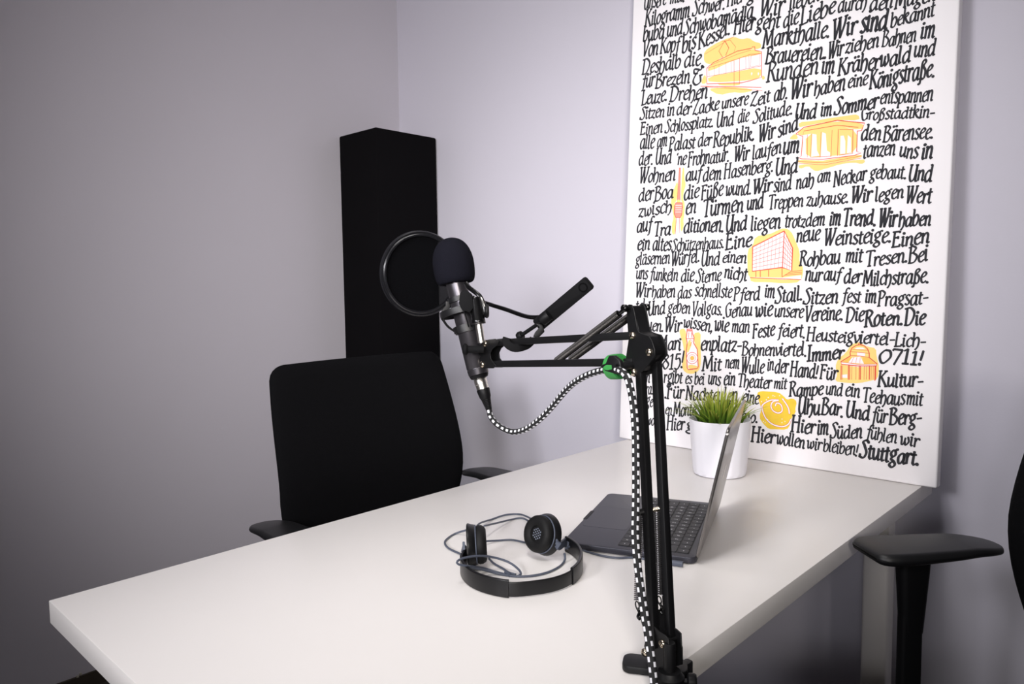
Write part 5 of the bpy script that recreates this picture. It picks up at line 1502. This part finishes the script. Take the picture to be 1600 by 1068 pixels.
# springs of the upper arm: two, one either side
for s, (a, c) in zip((0.0065, -0.0195), (((869, 568), (972.5, 484)), ((869, 568), (972.5, 484)))):
    A = pt(*a, upp(a[0])) + arm_s * s; C2 = on_plane(979, 483, po) + arm_s * (0.003 if s > 0 else -0.0235)
    coil(A + (C2 - A) * 0.06, A + (C2 - A) * 0.93, 0.0044, 0.0009, 0.0020, 'upper_spring', M['spring'])
    rodb = MB().cyl(A, A + (C2 - A) * 0.08, 0.0026, 12); rodb.cyl(A + (C2 - A) * 0.92, C2, 0.0026, 12)
    rodb.lathe(A - arm_s * 0.003, arm_s, [(0, 0.0038), (0.005, 0.0038), (0.007, 0.002)], 14)
    rodb.build('spring_hook', M['gloss_black'], boom)

# base bracket of the arm
bo = pt(1036, 1000, low(1000)) + arm_s * 0.0072
br_px = [(1008, 1008), (1014, 968), (1020, 974), (1030, 984), (1040, 991), (1046, 997), (1047, 1017), (1048, 1019), (1048, 1046), (1034, 1050), (1020, 1040), (1012, 1026)]
bp = [on_plane(u, v, bo) for u, v in br_px]
for o_ in (0.0, -0.0200):
    MB().prism(bp, arm_s * (o_ + 0.0018), arm_s * o_).build('base_bracket', M['powder'], boom, bevel=0.0004, seg=1)
b = MB().lathe(col_c + Zv * 0.002, Zv, [(0, 0.0065), (0.030, 0.0065), (0.033, 0.006)], 24)
b.build('swivel_post', M['powder'], boom)
for u, v in ((1036.7, 1004.5), (1009.5, 1018)):
    c = on_plane(u, v, bo)
    screw(c + arm_s * 0.0018, arm_s).build('screw', [M['screw'], M['spring']], boom)
    MB().cyl(c - arm_s * 0.0215, c + arm_s * 0.0005, 0.0034, 14).build('hinge_pin', M['powder'], boom)
# springs of the lower arm with ring and hook
bolt = MB()
for s, top_, bot in ((0.0085, (999, 800), (996, 937)), (-0.0085, (1026, 797), (1030, 929))):
    A = pt(*top_, low(top_[1])); C2 = pt(*bot, low(bot[1]))
    coil(A, C2, 0.0034, 0.0008, 0.0021, 'lower_spring', M['spring_steel'])
    d = (C2 - A).normalized()
    b = MB().torus(C2 + d * 0.0055, arm_s + arm_n * 0.3, 0.0042, 0.0008, 24, 6)
    hk = C2 + d * 0.0125
    b.tube(smooth_path([C2 + d * 0.0085, C2 + d * 0.012 + arm_n * -0.003, C2 + d * 0.017 - arm_n * 0.001, C2 + d * 0.019 - arm_n * 0.004], 0.001), 0.0016, 8)
    b.build('spring_hook', M['gloss_black'], boom)
for a, c in (((1002, 955), (1012, 986)), ((1033, 952), (1036, 990))):
    A = pt(*a, low(a[1])); C2 = pt(*c, low(c[1]))
    MB().bar(A, C2, 0.0018, 0.009, arm_s).build('hook_strap', M['powder'], boom)
A = pt(989, 803, low(800)); C2 = pt(1030, 794, low(800))
b = MB().cyl(A, C2, 0.0026, 14)
b.build('cross_bolt', M['screw'], boom)
b = MB().cyl(A, A + (C2 - A) * 0.42, 0.0042, 14)
b.build('cross_bolt_nut', M['black_plastic'], boom)

# bracket at the microphone end
eo = pt(760, 552, DM) + arm_s * 0.0068
eb_px = [(765, 530), (775, 529), (780, 533), (778, 538), (770, 545), (767, 552), (768, 560), (772, 566), (776, 571), (772, 575), (762, 575), (752, 573), (748, 566), (752, 556), (745, 548), (750, 540), (756, 533)]
ep = [on_plane(u, v, eo) for u, v in eb_px]
for o_ in (0.0, -0.0165):
    MB().prism(ep, arm_s * (o_ + 0.0016), arm_s * o_).build('end_bracket', M['powder'], boom, bevel=0.0003, seg=1)
for u, v in ((759, 536), (755, 569)):
    c = on_plane(u, v, eo)
    screw(c + arm_s * 0.0016, arm_s, 0.0050).build('screw', [M['screw'], M['spring']], boom)
    MB().cyl(c - arm_s * 0.018, c + arm_s * 0.0005, 0.0032, 14).build('hinge_pin', M['powder'], boom)
c = pt(744, 545.5, 1.126)
b = MB().cyl(c + view_r * 0.012, c - view_r * 0.012, 0.0055, 16)
b.lathe(c - view_r * 0.012, -view_r, [(0, 0.006), (0.003, 0.009), (0.006, 0.009), (0.009, 0.006), (0.010, 0.0)], 10, capb=False)
b.build('end_knob', M['matte_black'], boom)
pin_t = pt(747.5, 503, 1.132); pin_b = pt(752.5, 535, 1.132)
MB().cyl(pin_b, pin_t, 0.0058, 18).build('threaded_pin', M['chrome'], boom)

# ------------------------------------------------------------------ microphone
ma = pt(748.4, 586, 1.165); mb_ = pt(711.8, 438.6, 1.175)
maxis = (mb_ - ma).normalized(); mL = (mb_ - ma).length
mic = thing('microphone', 'black condenser microphone under a foam windscreen, tilted on the boom arm', 'microphone', tuple(ma))
b = MB().lathe(ma, maxis, [(0.0, 0.0135), (0.0015, 0.0160), (0.010, 0.0168), (0.0108, 0.0162), (0.012, 0.0162), (0.0128, 0.0168), (mL + 0.010, 0.0168)], 40)
b.build('body', M['mic_metal'], mic)
b = MB().lathe(ma - maxis * 0.0052, maxis, [(0, 0.0105), (0.001, 0.0135), (0.0056, 0.0155)], 32)
b.build('end_cap', M['black_plastic'], mic)
b = MB().lathe(ma + maxis * (mL - 0.0005), maxis, [(0, 0.0172), (0.006, 0.0172)], 40)
b.build('band', M['chrome'], mic)
wa = pt(712.5, 440, 1.175); wb = pt(702.5, 371.5, 1.178); wax = (wb - wa).normalized(); wl = (wb - wa).length
prof = [(-0.0015, 0.0172), (-0.003, 0.024), (-0.001, 0.0285), (0.006, 0.0315), (0.020, 0.0330), (0.034, 0.0327), (0.046, 0.0302), (0.056, 0.0255), (0.063, 0.0195), (0.0675, 0.012), (0.0695, 0.005), (0.070, 0.0)]
sc = wl / 0.070
prof = [(q.x, max(0.0, q.y)) for q in smooth_path([(d, r, 0) for d, r in prof], 0.0022)]
MB().lathe(wa, wax, [(d * sc, r) for d, r in prof], 64, capa=False, capb=False).build('windscreen', M['foam'], mic, sharp=80)

# ------------------------------------------------------------------ shock mount
def mic_pt(u, v):                       # nearest point on the microphone's axis for a photo pixel
    t = ((u - 748.4) * (711.8 - 748.4) + (v - 586) * (438.6 - 586)) / ((711.8 - 748.4) ** 2 + (438.6 - 586) ** 2)
    return ma + (mb_ - ma) * t


shock = thing('shock_mount', 'black spider shock mount holding the microphone on the silver pin', 'microphone mount', tuple(mic_pt(725, 505)))
cU = mic_pt(720, 487); cLo = mic_pt(727, 514)
sx = (view_r - maxis * view_r.dot(maxis)).normalized(); sy = maxis.cross(sx)
band = [(-0.0014, -0.0045), (0.0014, -0.0045), (0.0014, 0.0045), (-0.0014, 0.0045)]
b = MB()
b.ring(cU, maxis, 0.0355, [(-0.0016, -0.0050), (0.0016, -0.0050), (0.0020, 0), (0.0016, 0.0050), (-0.0016, 0.0050)], 56, a0=radians(20), a1=radians(340), up=-sx * -1)
b.build('outer_ring', M['soft_plastic'], shock)
b = MB()
b.ring(cLo, maxis, 0.0188, [(-0.0018, -0.0060), (0.0018, -0.0060), (0.0022, 0), (0.0018, 0.0060), (-0.0018, 0.0060)], 48)
for k in range(4):
    t = 2 * pi * k / 4 + 0.6
    D = sx * cos(t) + sy * sin(t)
    b.box(cLo + D * 0.0215, (0.005, 0.006, 0.010), (D, maxis.cross(D), maxis))
b.build('inner_ring', M['soft_plastic'], shock)
b = MB()
b.ring(mic_pt(716, 468), maxis, 0.0185, [(-0.0014, -0.0040), (0.0014, -0.0040), (0.0014, 0.0040), (-0.0014, 0.0040)], 48)
b.build('upper_ring', M['soft_plastic'], shock)
for k in range(4):
    t = 2 * pi * k / 4 + 0.25
    D = sx * cos(t) + sy * sin(t); E = maxis.cross(D)
    b = MB()
    b.sweep(smooth_path([cU + D * 0.0340 - maxis * 0.004, cU + D * 0.030 + maxis * 0.006, cU + D * 0.0225 + maxis * 0.012, mic_pt(716, 468) + D * 0.0200], 0.003), rrect(0.003, 0.008, 0.001), up=maxis)
    b.build('strut', M['soft_plastic'], shock)
    b = MB()
    b.tube(smooth_path([cU + D * 0.0350 + E * 0.003 - maxis * 0.005, (cU + cLo) / 2 + D * 0.030 + E * 0.004 - maxis * 0.004, cLo + D * 0.0215 + E * 0.002], 0.003), 0.0011, 6)
    b.tube(smooth_path([cU + D * 0.0350 - E * 0.006 - maxis * 0.005, (cU + cLo) / 2 + D * 0.030 - E * 0.004 - maxis * 0.004, cLo + D * 0.0215 - E * 0.002], 0.003), 0.0011, 6)
    b.build('elastic_cord', M['black_plastic'], shock)
# swivel block beside the microphone
qa = pt(742, 464, 1.132); qb = pt(747.8, 505, 1.132); qd = (qb - qa).normalized()
b = MB().lathe(qa, qd, [(0, 0.0075), (0.004, 0.0095), (0.034, 0.0100), (0.0355, 0.0110), (0.040, 0.0110), (0.0415, 0.0100)], 28)
b.build('swivel_housing', M['gloss_black'], shock)
MB().ring(qa + qd * 0.0405, qd, 0.0098, [(-0.001, -0.0014), (0.0012, -0.0014), (0.0012, 0.0014), (-0.001, 0.0014)], 32).build('swivel_washer', M['spring'], shock)
b = MB()
b.prism([pt(u, v, 1.122) for u, v in ((718.5, 458), (722, 454), (728, 452), (738, 460), (740, 480), (734, 488), (722, 484), (717, 474))], view_f * 0.0, view_f * 0.010)
b.build('swivel_lug', M['matte_black'], shock, bevel=0.001)
b = MB().sweep(smooth_path([pt(729, 443, 1.155), pt(733, 449, 1.15), pt(742, 456, 1.14), pt(750, 463, 1.135), pt(756, 476, 1.135), pt(759, 490, 1.135)], 0.003), rrect(0.007, 0.010, 0.002), up=view_f)
b.build('swivel_bracket', M['gloss_black'], shock)
kc = pt(757, 486, 1.135)
MB().lathe(kc, view_r, [(0, 0.008), (0.002, 0.0105), (0.005, 0.0105), (0.007, 0.008)], 14).build('tension_knob', M['black_plastic'], shock)

# ------------------------------------------------------------------ pop filter
DP = 1.33
pcx = pt(658, 427.5, DP)
pn = (CAM - pcx).normalized() * cos(radians(22)) + view_r * sin(radians(22)); pn.normalize()
pop = thing('pop_filter', 'round black pop filter behind the microphone on a thin gooseneck clamped to the arm', 'pop filter', tuple(pcx))
Rp = 0.0735
b = MB()
b.ring(pcx, pn, Rp, [(-0.0050, -0.0045), (0.0020, -0.0050), (0.0042, -0.002), (0.0030, 0.0005), (0.0036, 0.003), (0.0016, 0.006), (-0.0010, 0.0050), (-0.0030, 0.0070), (-0.0060, 0.0060), (-0.0064, 0.0)], 96)
b.build('hoop', M['hoop'], pop)
b = MB().lathe(pcx - pn * 0.0004, pn, [(0, Rp - 0.002), (0.0008, Rp - 0.002)], 72)
b.build('nylon_screen', M['nylon'], pop)
goose = [pt(704, 478, 1.325), pt(722, 474, 1.29), pt(745, 470, 1.24), pt(757, 472.5, 1.21), pt(772, 477.5, 1.185), pt(790, 483, 1.16), pt(808, 489.5, 1.13), pt(822, 494, 1.11), pt(834, 495.5, 1.09), pt(845, 495, 1.075)]
MB().tube(smooth_path(goose, 0.006), 0.0034, 12).build('gooseneck', M['gloss_black'], pop)
# clamp of the pop filter: long flat handle, screw and jaw on the upper bar
ha = pt(846, 503, 1.07); hb = pt(914.5, 446, 1.03)
hx = (hb - ha).normalized(); hn = (CAM - ha).normalized(); hn = (hn - hx * hn.dot(hx)).normalized(); hy = hn.cross(hx)
hl = (hb - ha).length
mid = (ha + hb) / 2
poly = [mid + hx * x + hy * y for x, y in rrect(hl + 0.016, 0.0205, 0.004, 4)]
h_ = MB().prism(poly, hn * -0.006, hn * 0.006).build('clamp_handle', M['matte_black'], pop, bevel=0.0012)
MB().lathe(hb - hx * 0.002 + hn * 0.006, hn, [(-0.0005, 0.0068), (0.0006, 0.0068), (0.0006, 0.0050), (-0.0005, 0.0050)], 24, capa=False, capb=False).build('socket_rim', M['gloss_black'], h_)
b = MB()
sa = pt(851, 499, 1.06); sb = pt(813, 524.5, 1.085)
b.cyl(sa, sb, 0.0029, 14)
b.lathe(sb, sb - sa, [(-0.004, 0.006), (0.0, 0.0072), (0.004, 0.0060)], 18)
b.build('clamp_screw', M['black_plastic'], pop)
b = MB()
b.cyl(pt(846, 501, 1.055), pt(858, 491, 1.05), 0.0085, 20)
b.prism([pt(u, v, 1.06) for u, v in ((836, 505), (843, 511), (836, 519), (833, 526), (842, 527), (851, 518), (848, 506))], view_f * 0.0, view_f * 0.008)
b.build('clamp_body', M['black_plastic'], pop, bevel=0.001)
jw = [pt(792, 528, 1.075), pt(791, 534, 1.073), pt(796, 540, 1.072), pt(805, 543.5, 1.072), pt(815, 542, 1.075), pt(824, 538.5, 1.085), pt(832, 531, 1.095)]
MB().sweep(smooth_path(jw, 0.003), rrect(0.012, 0.0055, 0.0018), up=view_f).build('clamp_jaw', M['matte_black'], pop)

# ------------------------------------------------------------------ microphone cable
cable = thing('microphone_cable', 'black and white braided cable hanging from the microphone down the arm', 'cable', tuple(pt(762, 640, 1.15)))
xa = ma - maxis * 0.0055
x1 = pt(752.3, 601, 1.164)
xd = (pt(756, 608, 1.163) - pt(750, 588, 1.165)).normalized()
b = MB().lathe(xa, xd, [(0.0, 0.0095), (0.001, 0.0103), (0.009, 0.0103), (0.0095, 0.0098), (0.018, 0.0098)], 28)
b.build('connector_shell', M['chrome'], cable)
b = MB().lathe(xa + xd * 0.017, xd, [(0, 0.0100), (0.002, 0.0105), (0.013, 0.0092), (0.015, 0.0082)] + [q for k in range(8) for q in ((0.016 + k * 0.0024, 0.0082 - k * 0.0004), (0.0172 + k * 0.0024, 0.0072 - k * 0.0004))] + [(0.036, 0.0040)], 28)
b.build('connector_boot', M['black_plastic'], cable)
cb = [xa + xd * 0.050, pt(767, 651, 1.158), pt(776, 662, 1.15), pt(788, 670, 1.142), pt(802, 674.5, 1.13), pt(818, 671.5, 1.11), pt(833, 663, 1.09), pt(847, 651.5, 1.07), pt(861, 637, 1.05), pt(875, 620, 1.025), pt(889, 604.5, 1.0), pt(905, 592.5, 0.97), pt(922, 584, 0.945), pt(940, 578.5, 0.92), pt(956, 576.5, 0.895), pt(967, 578, 0.872), pt(976, 584, 0.858),
      pt(982, 594, 0.852), pt(986, 610, 0.85), pt(990, 634, 0.846), pt(992.5, 665, 0.842), pt(993.5, 720, 0.834), pt(993.5, 780, 0.824), pt(992.5, 830, 0.815), pt(995, 870, 0.808), pt(1000, 910, 0.800), pt(1006, 950, 0.792), pt(1013, 995, 0.781), pt(1018, 1030, 0.772), pt(1022, 1068, 0.764), pt(1026, 1110, 0.757), pt(1034, 1170, 0.75), pt(1050, 1300, 0.72)]
cb[0] = xa + xd * 0.051
path = even(smooth_path(cb, 0.002), 0.0025)


def braid(i, q):
    q = q % 16; colm = q // 4
    if q % 4 >= 2:
        return 0
    return 1 if ((i + 2 * (colm % 2)) % 4) < 2 else 0


MB().tube(path, 0.0044, 16, mfun=braid).build('braided_sleeve', [M['braid_black'], M['braid_white']], cable)

# ------------------------------------------------------------------ green cable tie
gc = pt(963, 572.5, 0.895)
gx = (pt(968, 572, 0.893) - pt(955, 573, 0.905)).normalized()
b = MB()
b.ring(gc, gx, 0.0140, [(-0.0013, -0.008), (0.0013, -0.008), (0.0016, 0.0), (0.0013, 0.008), (-0.0013, 0.008)], 40)
b.lathe(gc, gx, [(-0.007, 0.0133), (0.007, 0.0133)], 40)
o = b.build('cable_tie', M['green'], sharp=60)
tag(o, 'bright green strap tying the braided cable to the upper bar', 'cable tie')
